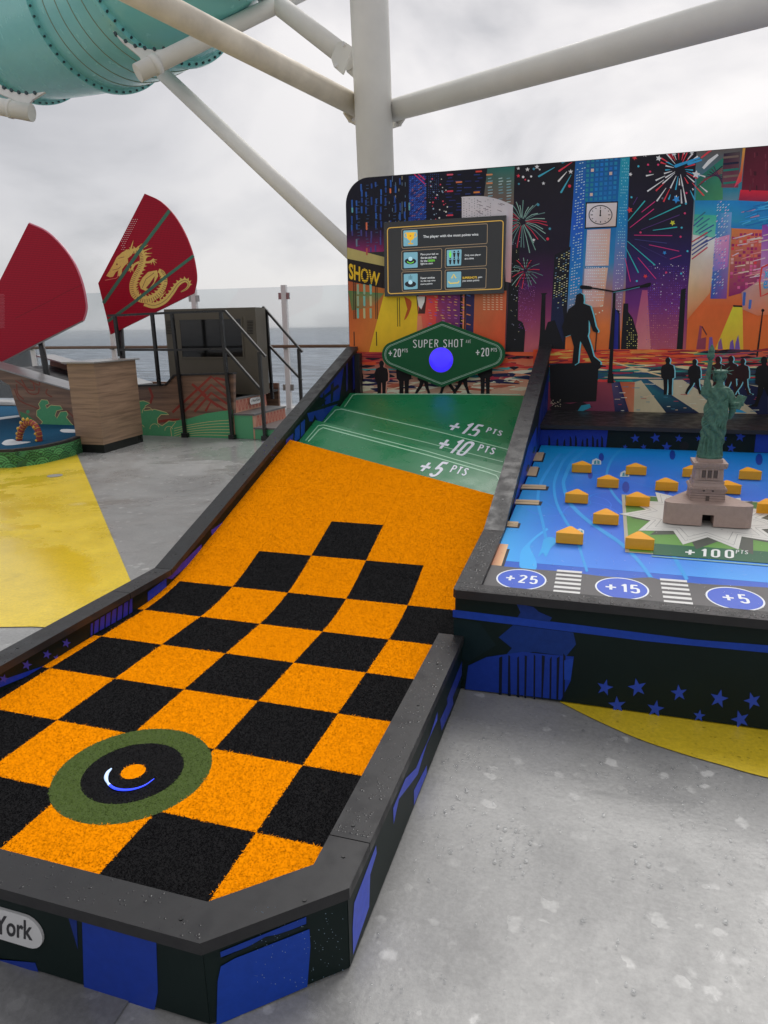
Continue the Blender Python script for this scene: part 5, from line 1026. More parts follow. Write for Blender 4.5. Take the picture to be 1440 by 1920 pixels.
def tl(t, q, c=WH): pi2.text(t, q, c, 5, .012)
tl('The player with the most points wins', zs_([(650, 641), (1088, 622), (1088, 648), (650, 668)]))
for k, t_ in enumerate(['Place your ball on', 'the tee and wait', None, 'light to start']):
    if t_: wd_ = {0: 140, 1: 126, 3: 98}[k]; tl(t_, zt_([(630, 64+k*25), (630+wd_, 60+k*25), (630+wd_, 78+k*25), (630, 84+k*25)]))
tl('for the', zt_([(630, 116), (682, 114), (682, 131), (630, 133)])); tl('GREEN', zt_([(686, 114), (742, 111), (742, 128), (686, 131)]), (120, 226, 60))
tl('Only one player', zt_([(980, 72), (1108, 66), (1108, 84), (980, 90)])); tl('at a time', zt_([(980, 98), (1052, 95), (1052, 110), (980, 113)]))
for k, (t_, wd_) in enumerate([('Fewer strokes', 112), ('to the cup wins', 118), ('more points', 94)]): tl(t_, zt_([(630, 252+k*25), (630+wd_, 247+k*25), (630+wd_, 263+k*25), (630, 269+k*25)]))
tl('SUPERSHOTS', zt_([(962, 250), (1078, 246), (1078, 263), (962, 267)]), (226, 186, 50)); tl('gain', zt_([(1086, 247), (1118, 245), (1118, 261), (1086, 263)])); tl('you extra points', zt_([(962, 275), (1095, 270), (1095, 288), (962, 293)]))
pi2.done('screen_image', M_si, [o for o in scr.children][0])

# ------------------------------------------------------------------ super shot sign
sgn = thing('score_sign', (-.5, YB-.05, .92), 'green lozenge sign lettered SUPER SHOT AVE with a round blue lamp', 'sign')
YG = YB-.075
cs = [ony(*q, YG) for q in [(826, 602), (947, 655), (828, 726), (716, 660)]]
cxs, czs = (cs[1][0]+cs[3][0])/2, (cs[0][2]+cs[2][2])/2; hw, hh_ = (cs[1][0]-cs[3][0])/2, (cs[0][2]-cs[2][2])/2
def loz(k=1.0, dr=0):
    ex, ez, er = hw-dr, hh_-dr, .105-dr*.8; o = []
    a0 = math.atan2(ez, ex)           # slope of the sides
    nx, nz = math.sin(math.atan2(ez-er*.55, ex-er*.25)), math.cos(math.atan2(ez-er*.55, ex-er*.25)); al = math.pi/2-math.atan2(ez-er*.55, ex-er*.25)
    for s0, n in ((0, 1), (math.pi, -1)):
        c = (cxs+n*(ex-er), czs)
        for q in range(13):
            t_ = -al+2*al*q/12; o.append((c[0]+n*er*math.cos(t_), c[1]+n*er*math.sin(t_)))
        tipc = (cxs, czs+n*(ez-.018))
        for q in range(5):
            t_ = math.pi/2*n-(math.pi/2-al)+(math.pi-2*al)*q/4; o.append((tipc[0]+.018*math.cos(t_), tipc[1]+.018*math.sin(t_)))
    return o
lz = loz(); M_sg = mat('sign_green', alb((14, 70, 40), .56), .4, .22, mott=.04)
sb = extr('sign_plate', [(x, YG, z_) for x, z_ in lz], (0, .03, 0), M_sg, sgn, .002)
box('sign_bracket', cxs-.25, cxs+.25, YG+.031, YB-.012, czs-.06, czs+.06, M_dark, sgn)
pg = Print(lambda x, y: ony(x, y, YG-.0005), (0, -1, 0), .5)
for dr, wd_ in ((.024, .0032), (.034, .0022)):
    a = loz(dr=dr); b_ = loz(dr=dr+wd_)
    for i in range(len(a)): j = (i+1) % len(a); pg.poly([(a[i][0], YG-.0005, a[i][1]), (a[j][0], YG-.0005, a[j][1]), (b_[j][0], YG-.0005, b_[j][1]), (b_[i][0], YG-.0005, b_[i][1])], (150, 176, 160), 1, raw=True)
TW = (196, 206, 206); zq = zz_(640, 620, 3.43)
stroke_text(pg, 'SUPER', zq([(461, 58), (625, 56), (623, 108), (461, 111)]), TW, 2, .155, .28); stroke_text(pg, 'SHOT', zq([(656, 56), (787, 54), (786, 106), (655, 109)]), TW, 2, .155, .28); stroke_text(pg, 'AVE', zq([(801, 59), (834, 58), (834, 79), (801, 80)]), TW, 2, .14, .28)
stroke_text(pg, '+20', zq([(301, 117), (383, 115), (383, 169), (301, 172)]), TW, 2, .22); stroke_text(pg, 'PTS', zq([(391, 117), (427, 115), (427, 139), (391, 141)]), TW, 2, .22); stroke_text(pg, '+20', zq([(862, 112), (950, 109), (950, 164), (862, 168)]), TW, 2, .22); stroke_text(pg, 'PTS', zq([(963, 112), (1001, 110), (1001, 135), (963, 137)]), TW, 2, .22)
pg.done('sign_lettering', M_print, sb)
lc = ony(827, 675, YG-.004); M_lamp = mat('blue_lamp', (.045, .025, .9), .18, .5, emit=.66)
bm = bmesh.new(); rr_ = .101
rings = [[bm.verts.new((lc[0]+rr_*r_*math.cos(a*math.pi/18), YG-.001-d_, lc[2]+rr_*r_*math.sin(a*math.pi/18))) for a in range(36)] for r_, d_ in ((1, 0), (1, .006), (.97, .010), (.6, .015), (.2, .017))]
for a, b_ in zip(rings, rings[1:]):
    for k in range(36): bm.faces.new((a[k], a[(k+1) % 36], b_[(k+1) % 36], b_[k]))
bm.faces.new(rings[-1]); bmobj('lamp_lens', bm, M_lamp, sgn, True)
bm = bmesh.new(); add_tube(bm, [(lc[0]+(rr_+.002)*math.cos(a*math.pi/24), YG-.003, lc[2]+(rr_+.002)*math.sin(a*math.pi/24)) for a in range(49)], .0022, 6, False); bmobj('lamp_rim', bm, mat('lamp_rim', (.25, .25, .4), .3), sgn, True)
# ------------------------------------------------------------------ glass windscreen along the ship's side
YGL = 10.4
bal = thing('glass_windscreen', (-6, YGL, 0), 'clear glass windscreen with white posts and wooden handrail along the deck edge', 'windscreen')
M_glass = bpy.data.materials.new('clear_glass'); M_glass.use_nodes = True
t = M_glass.node_tree; n = t.nodes; l = t.links; n.remove(n['Principled BSDF']); tr = n.new('ShaderNodeBsdfTransparent'); tr.inputs[0].default_value = (.90, .925, .94, 1); gs = n.new('ShaderNodeBsdfGlossy'); gs.inputs['Roughness'].default_value = .02; df = n.new('ShaderNodeBsdfDiffuse'); df.inputs[0].default_value = (.75, .78, .82, 1)
fr = n.new('ShaderNodeFresnel'); fr.inputs[0].default_value = 1.45; m1 = n.new('ShaderNodeMixShader'); m2 = n.new('ShaderNodeMixShader'); m2.inputs[0].default_value = .06
l.new(fr.outputs[0], m1.inputs[0]); l.new(tr.outputs[0], m1.inputs[1]); l.new(gs.outputs[0], m1.inputs[2]); l.new(m1.outputs[0], m2.inputs[1]); l.new(df.outputs[0], m2.inputs[2]); l.new(m2.outputs[0], n['Material Output'].inputs[0])
M_wood = mat('handrail_wood', (.16, .085, .045), .4, mott=.2, mscale=4)
M_wp = mat('white_post', (.78, .76, .75), .4); M_clamp = mat('clamp_steel', (.35, .35, .34), .3, metal=.7)
px_ = [-14.1, -12.2, -10.33, -8.37, -6.50, -4.68, -2.82, -.95, .9, 2.8, 4.7]
for i, x in enumerate(px_):
    po = box('post', x-.045, x+.045, YGL-.03, YGL+.05, 0, 2.16, M_wp, bal, .004)
    for zz in (.32, 1.92):
        for s_ in (-1, 1): box('clamp', x+s_*.075-.028, x+s_*.075+.028, YGL-.02, YGL+.02, zz, zz+.11, M_clamp, po, .003)
    barpts('handrail_bracket', (x, YGL-.03, 1.07), (x, YGL-.12, 1.09), .03, .03, M_clamp, po)
    if i: box('glass_panel', px_[i-1]+.06, x-.06, YGL-.006, YGL+.006, .08, 2.13, M_glass, bal)
tube('handrail', [(px_[0], YGL-.12, 1.11), (px_[-1], YGL-.12, 1.11)], .027, M_wood, bal, 12)

# ------------------------------------------------------------------ golf green with wave border
grn = thing('golf_green', (-7.3, 6.2, 0), 'low mini golf green of blue turf with a green wave-patterned edge', 'golf green')
HG = .20
fr_px = [(0, 878), (40, 875.5), (75, 871), (110, 863), (135, 856), (150, 850)]
gp = [onz(x, y, 0)[:2] for x, y in fr_px]
gout = smoothp([(-10.5, 4.9), (-8.6, 4.15), (-6.6, 4.12)]+[tuple(q) for q in gp]+[(-5.3, 5.9), (-5.6, 6.35)], 4)+[np.array((-6.0, 6.9)), np.array((-6.2, 8.1)), np.array((-8.0, 8.3)), np.array((-11, 8.2))]
M_wave = mat('wave_green', alb((52, 104, 64), .5), .4)
bm = bmesh.new(); add_extr(bm, [(x, y, 0) for x, y in gout], (0, 0, HG-.03)); wb = bmobj('edge_wall', bm, M_wave, grn)
ce = np.mean(np.array(gout), 0); inn = [q+(ce-q)/np.linalg.norm(ce-q)*.07 for q in gout]
bm = bmesh.new(); nq = len(gout)
for ra, rb, za in ((gout, inn, HG),):
    vo = [bm.verts.new((*q, za)) for q in ra]; vi = [bm.verts.new((*q, za)) for q in rb]; vol = [bm.verts.new((*q, za-.028)) for q in ra]
    for k in range(nq): j = (k+1) % nq; bm.faces.new((vo[k], vo[j], vi[j], vi[k])); bm.faces.new((vol[k], vol[j], vo[j], vo[k]))
bmobj('edge_cap', bm, M_cap, grn)
extr('blue_turf', [(*q, HG-.029) for q in inn], (0, 0, .02), mat('blue_turf', alb((24, 74, 104), .95), .9, .1, mott=.15, mscale=90, bump=.5, bscale=300), grn)
M_ww = mat('white_turf', alb((196, 200, 204), .95), .9, .1)
for pl_ in ([(3, 832), (10, 826), (24, 824), (34, 828), (58, 829), (30, 834), (10, 835)], [(112, 808), (118, 805), (143, 806), (143, 811), (120, 811)], [(-30, 790), (0, 783), (36, 779), (37, 782), (0, 787)]):
    extr('white_swirl', [onz(x, y, HG-.008) for x, y in smoothp(pl_+[pl_[0]], 3)[:-1]], (0, 0, .003), M_ww, grn)
# scale pattern on the edge: arcs standing a little proud
ar = []; acc = 0; cu = gout[:len(gout)-4]; bm1 = Print(None, (0, 0, 0), .62)
dist = [0]
for a, b_ in zip(cu, cu[1:]): dist.append(dist[-1]+np.linalg.norm(b_-a))
dist = np.array(dist); cua = np.array(cu)
def onedge(s_, z_, off):
    x = np.interp(s_, dist, cua[:, 0]); y = np.interp(s_, dist, cua[:, 1]); x2 = np.interp(s_+.02, dist, cua[:, 0]); y2 = np.interp(s_+.02, dist, cua[:, 1]); d = np.array([x2-x, y2-y]); d /= np.linalg.norm(d)+1e-9
    return np.array([x+d[1]*off, y-d[0]*off, z_])
random.seed(3)
lay = 0
for row in range(2, -1, -1):
    for k in range(int(dist[-1]/.17)):
        s0 = k*.17+(row % 2)*.085; z_c = -.02+row*.062
        if s0 < 1.6 or s0 > dist[-1]-.12: continue
        g = random.choice([(58, 112, 70), (68, 126, 80), (54, 104, 68), (76, 136, 88)])
        for q, r_ in enumerate((.108, .098, .080, .071, .053, .044, .026)):
            lay += 1; pts = []
            for a in range(0, 17):
                th_ = math.pi*a/16; zz = z_c+r_*math.sin(th_)
                pts.append(onedge(min(max(s0+r_*math.cos(th_), 0), dist[-1]-.03), min(max(zz, .004), HG-.035), .0012+(2-row)*.0016+q*.0002))
            bm1.poly(pts, tuple(int(c*(.6 if q % 2 == 0 else 1.0)) for c in g), 0, raw=True)
bm1.done('wave_print', M_print, wb)

# dragon-body arch standing on the green
arch = thing('dragon_arch', tuple(onz(52, 826, HG)), 'small red arched dragon body with yellow fins on the blue green', 'golf obstacle')
M_dr = mat('dragon_red', (.32, .045, .03), .4, mott=.45, mscale=60); M_dy = mat('dragon_yellow', (.72, .42, .05), .4)
a0_, a1_ = onz(36, 826, HG-.01), onz(73, 827, HG-.01); YA = a0_[1]
ap = [ony(x, y, YA) for x, y in smoothp([(36, 827), (37, 815), (43, 800), (53, 792), (64, 796), (72, 810), (74, 828)], 5)]
bm = bmesh.new(); add_tube(bm, ap, [.035]*len(ap), 12); bmobj('dragon_body', bm, M_dr, arch, True)
for x, y, dx, dy in [(33, 812, -5, -2), (35, 803, -5, -4), (40, 793, -4, -6), (44, 787, -2, -7), (51, 787, 1, -7), (33, 820, -4, 0), (63, 801, 2, -4), (66, 813, 3, -3), (68, 825, 2, -2)]:
    c = ony(x, y+2, YA-.03); tpp = ony(x+dx*.6, y+dy*.6, YA-.03); bm = bmesh.new(); add_tube(bm, [c, (c+tpp)/2, tpp], [.016, .018, .003], 8); bmobj('fin', bm, M_dy, arch, True)
for k in range(3, len(ap)-2, 2):
    bm = bmesh.new(); c = np.array(ap[k]); d = np.array(ap[min(k+1, len(ap)-1)])-np.array(ap[k-1]); u, v = frame_of(d); pts = [c+np.array(u)*.036*math.cos(a*math.pi/6)+np.array(v)*.036*math.sin(a*math.pi/6) for a in range(13)]; add_tube(bm, pts, .003, 5, False); bmobj('scale_ring', bm, M_dy, arch)

# ------------------------------------------------------------------ wood kiosk
kio = thing('kiosk', (-5.05, 5.9, 0), 'brown wood-grain kiosk counter with grey top and black base', 'kiosk')
M_wg = bpy.data.materials.new('wood_laminate'); M_wg.use_nodes = True
t = M_wg.node_tree; n = t.nodes; l = t.links; b = n['Principled BSDF']; tcn = n.new('ShaderNodeTexCoord'); mp = n.new('ShaderNodeMapping'); mp.inputs['Scale'].default_value = (1.2, 1.2, 22); l.new(tcn.outputs['Object'], mp.inputs[0])
z = n.new('ShaderNodeTexNoise'); z.inputs['Scale'].default_value = 1.2; z.inputs['Detail'].default_value = 6; z.inputs['Roughness'].default_value = .6; z.inputs['Distortion'].default_value = .4; l.new(mp.outputs[0], z.inputs['Vector'])
rp = n.new('ShaderNodeValToRGB'); l.new(z.outputs[0], rp.inputs[0]); rp.color_ramp.elements[0].position = .3; rp.color_ramp.elements[0].color = (*alb((92, 74, 60), .58), 1); rp.color_ramp.elements[1].position = .7; rp.color_ramp.elements[1].color = (*alb((134, 110, 90), .58), 1); l.new(rp.outputs[0], b.inputs['Base Color']); b.inputs['Roughness'].default_value = .4
kp = [onz(146, 848, 0), onz(196, 850, 0), onz(260, 828, 0)]; k4 = kp[0]+kp[2]-kp[1]
# make it a true box: front edge and the side at right angles
d1 = kp[0]-kp[1]; d2 = kp[2]-kp[1]; d2 = d2-d1*(d1 @ d2)/(d1 @ d1)*.6
kc = [kp[1]+d1, kp[1], kp[1]+d2, kp[1]+d1+d2]; km = sum(kc)/4
sc_k = lambda s_: [km+(q-km)*s_ for q in kc]
extr('base', [(q[0], q[1], 0) for q in sc_k(.985)], (0, 0, .10), M_black, kio)
extr('cabinet', [(q[0], q[1], .101) for q in kc], (0, 0, .955), M_wg, kio, .003)
extr('counter_top', [(q[0], q[1], 1.0575) for q in sc_k(1.14)], (0, 0, .016), mat('grey_top', (.26, .25, .24), .25), kio, .002)

# ------------------------------------------------------------------ junk boat
jb = thing('junk_boat', (-5.9, 6.9, 0), 'wooden play junk with carved bow, green wave print and two red fan sails', 'boat')
M_hull = bpy.data.materials.new('hull_wood_print'); M_hull.use_nodes = True
t = M_hull.node_tree; n = t.nodes; l = t.links; b = n['Principled BSDF']; tcn = n.new('ShaderNodeTexCoord'); mp = n.new('ShaderNodeMapping'); mp.inputs['Scale'].default_value = (1, 1, 14); l.new(tcn.outputs['Object'], mp.inputs[0])
z = n.new('ShaderNodeTexNoise'); z.inputs['Scale'].default_value = 1.4; z.inputs['Detail'].default_value = 5; l.new(mp.outputs[0], z.inputs['Vector']); rp = n.new('ShaderNodeValToRGB'); l.new(z.outputs[0], rp.inputs[0]); rp.color_ramp.elements[0].position = .3; rp.color_ramp.elements[0].color = (*alb((62, 46, 38), .48), 1); rp.color_ramp.elements[1].position = .7; rp.color_ramp.elements[1].color = (*alb((104, 80, 64), .48), 1); l.new(rp.outputs[0], b.inputs['Base Color']); b.inputs['Roughness'].default_value = .45
M_gun = mat('gunwale_grey', (.30, .30, .30), .25, mott=.06)
YH = 6.87
hp = [ony(x, y, YH) for x, y in [(150, 726), (253, 725), (312, 723), (328, 705), (438, 702), (438.5, 824), (150, 828)]]
for q in hp[-2:]: q[2] = .004
hull = extr('hull_side', hp, (0, .06, 0), M_hull, jb)
box('hull_deck', -6.4, -3.9, YH+.06, 8.35, .50, .53, M_cap, jb); box('hull_back', -6.4, -3.9, 8.35, 8.40, .004, .62, M_hull, jb)
gw = [(hp[i], hp[i+1]) for i in range(4)]
for a, b_ in gw: barpts('gunwale', a+np.array([0, .03, .012]), b_+np.array([0, .03, .012]), .11, .022, M_cap, jb)
YW = 6.35
bw = [ony(x, y, YW) for x, y in [(-60, 702), (0, 712), (18, 722), (24, 742), (37, 782), (55, 796), (82, 801), (142, 803), (150, 803), (150, 738), (133, 732), (70, 714), (18, 698), (-60, 676)]]
bow = extr('bow_side', bw, (0, .05, 0), M_hull, jb); extr('bow_side', [q+np.array([0, 1.55, 0]) for q in bw], (0, .05, 0), M_hull, jb)
gt = [ony(x, y, YW) for x, y in [(-60, 676), (18, 698), (70, 714), (133, 732), (150, 738)]]
for a, b_ in zip(gt, gt[1:]):
    extr('gunwale', [a+np.array([0, -.02, .002]), b_+np.array([0, -.02, .002]), b_+np.array([0, .34, .002]), a+np.array([0, .34, .002])], (0, 0, .02), M_gun, jb)
    extr('gunwale', [a+np.array([0, 1.25, .002]), b_+np.array([0, 1.25, .002]), b_+np.array([0, 1.62, .002]), a+np.array([0, 1.62, .002])], (0, 0, .02), M_gun, jb)
extr('bow_deck', [gt[0]+np.array([0, .1, -.16]), gt[-1]+np.array([0, .1, -.16]), gt[-1]+np.array([0, 1.5, -.16]), gt[0]+np.array([0, 1.5, -.16])], (0, 0, .02), M_cap, jb)
# printed waves, scrolls and key pattern
GW, GL, RD = (58, 112, 78), (150, 142, 98), (104, 42, 36)
zr = zz_(180, 540, 3.0); zl = zz_(0, 560, 4.5)
hprint = Print(lambda x, y: ony(x, y, YH-.0005), (0, -1, 0), .48)
wave = zr([(200, 846), (215, 740), (200, 680), (222, 640), (268, 634), (304, 648), (278, 662), (270, 690), (330, 682), (396, 700), (410, 712), (366, 712), (345, 735), (348, 762), (372, 775), (410, 748), (450, 752), (420, 790), (428, 846)])
hprint.poly(wave, GW, 4); hprint.path(wave[1:], 1.4, GL, 5)
hprint.poly(zr([(350, 846), (378, 770), (430, 750), (520, 735), (620, 705), (768, 684), (776, 846)]), (60, 118, 82), 3)
for k in range(6): hprint.path(smoothp(zr([(440, 790+k*14), (520, 772+k*12), (640, 752+k*15), (772, 742+k*18)]), 3), 1.1, GL, 5)
for cx_, cy_, r_ in ((290, 700, 30), (330, 790, 26), (410, 800, 22), (250, 790, 22)): hprint.ring(zr([(cx_, cy_)])[0], r_/3, r_/3, 1.0, GL, 6, 3.0, 6.0, 12)
for k in range(4): hprint.path(zr([(430+k*62, 700-k*2), (648, 498+k*46), (738, 572+k*40)]), 4.6, RD, 2)
hprint.path(zr([(540, 540), (620, 606)]), 4.6, RD, 2); hprint.path(zr([(600, 600), (690, 668)]), 4.6, RD, 2); hprint.path(zr([(670, 506), (738, 520)]), 4.6, RD, 2); hprint.path(zr([(345, 752), (420, 742), (470, 742)]), 5, RD, 2)
hprint.path(zr([(300, 560), (318, 610), (305, 650)]), 4.5, RD, 2)
hprint.done('hull_print', M_print, hull)
bprint = Print(lambda x, y: ony(x, y, YW-.0005), (0, -1, 0), .48)
w2 = zl([(330, 1080), (360, 1040), (310, 990), (310, 945), (340, 925), (325, 890), (350, 852), (400, 856), (415, 885), (385, 900), (395, 925), (430, 898), (510, 905), (530, 935), (480, 945), (465, 985), (480, 1010), (510, 955), (560, 950), (575, 975), (560, 1000), (600, 1050), (640, 1090), (400, 1090)])
bprint.poly(w2, GW, 3); bprint.path(w2, 1.1, GL, 4); bprint.poly(zl([(165, 950), (230, 975), (330, 1060), (360, 1088), (300, 1070), (180, 1000)]), (56, 96, 66), 2); bprint.dot(zl([(236, 954)])[0], 3.4, GW, 3)
for pts in ([(130, 690), (200, 740), (250, 800), (320, 800), (330, 750)], [(180, 680), (230, 760), (290, 770), (280, 710)], [(120, 760), (170, 860), (280, 910), (330, 930)], [(250, 690), (330, 730), (330, 690)], [(400, 760), (390, 800), (440, 830)], [(560, 940), (620, 1000), (630, 1060)], [(140, 720), (150, 800), (200, 850)]): bprint.path(smoothp(zl(pts), 4), 2.4, (96, 52, 42), 2)
bprint.done('hull_print', M_print, bow)
# sails
M_sail = bpy.data.materials.new('perforated_red'); M_sail.use_nodes = True
t = M_sail.node_tree; n = t.nodes; l = t.links; b = n['Principled BSDF']; tcn = n.new('ShaderNodeTexCoord'); vo_ = n.new('ShaderNodeTexVoronoi'); vo_.inputs['Scale'].default_value = 42; vo_.inputs['Randomness'].default_value = .0; l.new(tcn.outputs['Object'], vo_.inputs['Vector'])
mr = n.new('ShaderNodeMapRange'); mr.inputs['From Min'].default_value = .22; mr.inputs['From Max'].default_value = .30; l.new(vo_.outputs['Distance'], mr.inputs[0]); mxx = n.new('ShaderNodeMix'); mxx.data_type = 'RGBA'; l.new(mr.outputs[0], mxx.inputs['Factor']); mxx.inputs['A'].default_value = (*alb((96, 12, 28), .56), 1); mxx.inputs['B'].default_value = (*alb((138, 18, 38), .56), 1); l.new(mxx.outputs['Result'], b.inputs['Base Color']); b.inputs['Roughness'].default_value = .5; b.inputs['Specular IOR Level'].default_value = .15
M_edge = mat('sail_edge', alb((214, 120, 140), .9), .4)
def sail(px, Y, edge=False):
    o = extr('sail', [ony(x, y, Y) for x, y in px], (0, .03, 0), M_sail, jb)
    return o
sR = smoothp([(271, 363), (300, 377), (325, 402), (345, 435), (359, 470), (366, 500), (368, 525), (363, 550)], 4)
s1 = sail(list(sR)+[(207, 627), (200, 596), (184, 531), (228, 447)], 7.95)
sL = smoothp([(53, 419), (85, 434), (115, 462), (138, 495), (153, 533), (160, 570), (159, 586), (154, 601)], 4)
s2 = sail(list(sL)+[(70, 643), (0, 680), (-90, 724), (-95, 700), (-40, 600), (0, 525)], 7.0)
eL = [ony(x, y, 7.005) for x, y in sL]; bm = bmesh.new(); add_tube(bm, [q+np.array([.006, .015, 0]) for q in eL], .016, 6); bmobj('sail_rim', bm, M_edge, jb)
bm = bmesh.new(); add_tube(bm, [ony(x, y, 6.995)+np.array([0, .015, -.006]) for x, y in [(154, 601), (0, 680), (-90, 724)]], .01, 6); bmobj('sail_rim', bm, mat('sail_rim_grey', (.3, .26, .27), .4), jb)
pw = Print(lambda x, y: ony(x, y, 6.9995), (0, -1, 0), .5); pw.path([(154, 534), (125, 547), (90, 566), (28, 597)], .8, (70, 12, 22), 1)
for i in range(26):
    for j in range(4): pw.dot((j*2.3+(i % 2)*1.1, 552+i*2.5), .5, (170, 120, 130), 1, n=5)
pw.done('sail_print_and_dots', M_print, s2)
sp_ = Print(lambda x, y: ony(x, y, 7.9495), (0, -1, 0), .5); zd = zz_(0, 340, 3.6)
SG = (52, 92, 78)
sp_.path(zd([(698, 822), (920, 500), (1145, 197)]), 6.4, SG, 8); sp_.path(zd([(728, 945), (900, 820), (1100, 660), (1308, 502)]), 5.6, SG, 8)
GD, GDd = (190, 156, 86), (104, 50, 44)
body = smoothp(zd([(850, 492), (900, 470), (950, 478), (965, 530), (945, 590), (915, 645), (897, 705), (910, 765), (965, 798), (1035, 785), (1090, 735), (1112, 675), (1098, 620), (1070, 602)]), 5)
bw_ = [8+5*math.sin(math.pi*min(1, k/len(body)*1.05)) for k in range(len(body))]
sp_.path(body, bw_, GD, 3)
for k in range(2, len(body)-3):
    d = body[k+1]-body[k-1]; d /= np.linalg.norm(d); q = np.array([-d[1], d[0]])
    sp_.streak(body[k]-q*bw_[k]*.1, body[k]+q*bw_[k]*.42, .95, .95, GDd, 4)       # belly plates
    if k % 2 == 0: sp_.poly([body[k]-q*bw_[k]*.45-d*2, body[k]-q*(bw_[k]*.5+4.5)-d*2.5, body[k]-q*bw_[k]*.45+d*2.2], GD, 3)
tail = smoothp(zd([(975, 822), (1040, 838), (1110, 808), (1160, 752), (1200, 695), (1248, 668), (1275, 690), (1262, 722), (1222, 746)]), 5); tw_ = [11*(1-.85*(k/len(tail))**1.6) for k in range(len(tail))]; sp_.path(tail, tw_, GD, 3); sp_.path(tail, .8, GDd, 4)
for k in range(3, len(tail)-8, 2):
    d = tail[k+1]-tail[k-1]; d /= np.linalg.norm(d); q = np.array([-d[1], d[0]]); sp_.poly([tail[k]+q*tw_[k]*-.45-d*2, tail[k]-q*(tw_[k]*.5+4)-d*1, tail[k]-q*tw_[k]*.45+d*2], GD, 3)
sp_.poly(zd([(940, 690), (962, 650), (1000, 612), (1060, 600), (1068, 640), (1040, 690), (990, 742), (950, 725)]), GD, 2); sp_.poly(zd([(985, 720), (1010, 690), (1045, 640), (1040, 680), (1005, 728)]), (110, 20, 36), 4); sp_.path(zd([(960, 720), (985, 660), (1040, 618)]), .9, GDd, 5)
sp_.poly(zd([(718, 638), (738, 606), (766, 556), (788, 512), (826, 478), (870, 460), (906, 462), (888, 500), (862, 520), (866, 548), (846, 566), (826, 590), (818, 642), (792, 638), (800, 600), (782, 612), (764, 644), (742, 648)]), GD, 5); sp_.dot(zd([(790, 560)])[0], 1.6, GDd, 6); sp_.path(zd([(760, 600), (800, 590), (815, 575)]), .9, GDd, 6); sp_.path(zd([(800, 520), (840, 510)]), .9, GDd, 6)
sp_.path(smoothp(zd([(800, 620), (790, 650), (750, 660), (710, 668)]), 4), 1.1, (170, 110, 90), 6)
for a, b_ in [((880, 470), (900, 400)), ((905, 470), (960, 420)), ((930, 470), (1000, 430)), ((945, 480), (1025, 450)), ((955, 490), (1028, 485)), ((960, 505), (1020, 505)), ((850, 480), (810, 500)), ((870, 465), (840, 470)), ((865, 560), (880, 610)), ((890, 560), (900, 600))]: sp_.streak(*zd([a, b_]), 4.2, .5, GD, 4)
sp_.path(smoothp(zd([(960, 545), (1010, 545), (1040, 525)]), 3), 4, GD, 4)
for b_ in ((1060, 530), (1058, 552), (1045, 566), (1020, 562)): sp_.streak(*zd([(1030, 530), b_]), 2.2, .7, GD, 4)
sp_.path(smoothp(zd([(940, 545), (910, 560), (890, 590)]), 3), 4, GD, 4)
for b_ in ((866, 606), (880, 614), (900, 610)): sp_.streak(*zd([(892, 585), b_]), 2.2, .7, GD, 4)
for b_ in ((1130, 690), (1120, 715), (1105, 735), (1085, 745)): sp_.streak(*zd([(1095, 690), b_]), 3, .7, GD, 4)
for b_ in ((1085, 785), (1100, 760), (1120, 745)): sp_.streak(*zd([(1080, 790), b_]), 2.4, .7, GD, 4)
for i in range(12):
    for j in range(16):
        x, y = zd([(822+i*14+(j % 2)*7, 460-j*13.5+i*0)])[0]
        if abs((x-240)+(y-436)*.45) < 7: sp_.dot((x, y), .75, (206, 186, 194), 2, n=5)  # pale dots painted for sky light showing through the perforations
sp_.done('sail_print_and_dots', M_print, s1)
for (xa, ya), (xb, yb), Y in (((73, 620), (92, 725), 7.06), ((222, 560), (232, 700), 8.02)): tube('mast', [ony(xa, ya, Y), ony(xb, yb, Y), ony(xb+4, yb+25, Y)], .045, M_black, jb, 12)

# ------------------------------------------------------------------ boarding stairs
stp = thing('boarding_stairs', (-3.5, 7.4, 0), 'low stairs with grey treads and red patterned risers beside the junk boat', 'stairs')
M_tread = mat('tread_grey', (.12, .12, .12), .35, mott=.08); M_riser = mat('riser_print', alb((150, 112, 92), .5), .45); M_sg2 = mat('stair_side_green', alb((60, 118, 82), .5), .45)
zst = [(.158, -3.56, -3.24), (.335, -3.855, -3.56), (.53, -4.15, -3.855)]
YS0, YS1 = YH+.0, 7.85
for z_, xa, xb in zst:
    box('tread', xa-.01, xb+.015, YS0-.01 if z_ < .5 else YS0+.062, YS1, z_-.022, z_, M_tread, stp, .003)
    ri = box('riser', xb-.02, xb, YS0+.004, YS1-.01, 0.003, z_-.023, M_riser, stp)
    if z_ < .5: box('stair_side', xa+.005, xb-.021, YS0+.002, YS0+.02, .003, z_-.023, M_sg2, stp)
    rp_ = Print(None, (1, 0, 0), .5)
    for k in range(9):
        y0 = YS0+.05+k*.1; zb = max(.01, z_-.19)
        for o_ in (0, .03):
            for p0, p1 in (((y0+o_, zb+.01), (y0+.05+o_, z_-.03)), ((y0+.05+o_, z_-.03), (y0+.1+o_, zb+.01))): rp_.poly([(xb+.0006, p0[0], p0[1]), (xb+.0006, p0[0]+.012, p0[1]), (xb+.0006, p1[0]+.012, p1[1]), (xb+.0006, p1[0], p1[1])], (140, 66, 58), k % 3+1, raw=True)
    rp_.done('riser_print', M_print, ri)
box('upper_wall', -4.5, -3.86, YS1+.03, YS1+.07, .5, 1.02, mat('upper_riser', alb((120, 84, 72), .5), .45), stp)
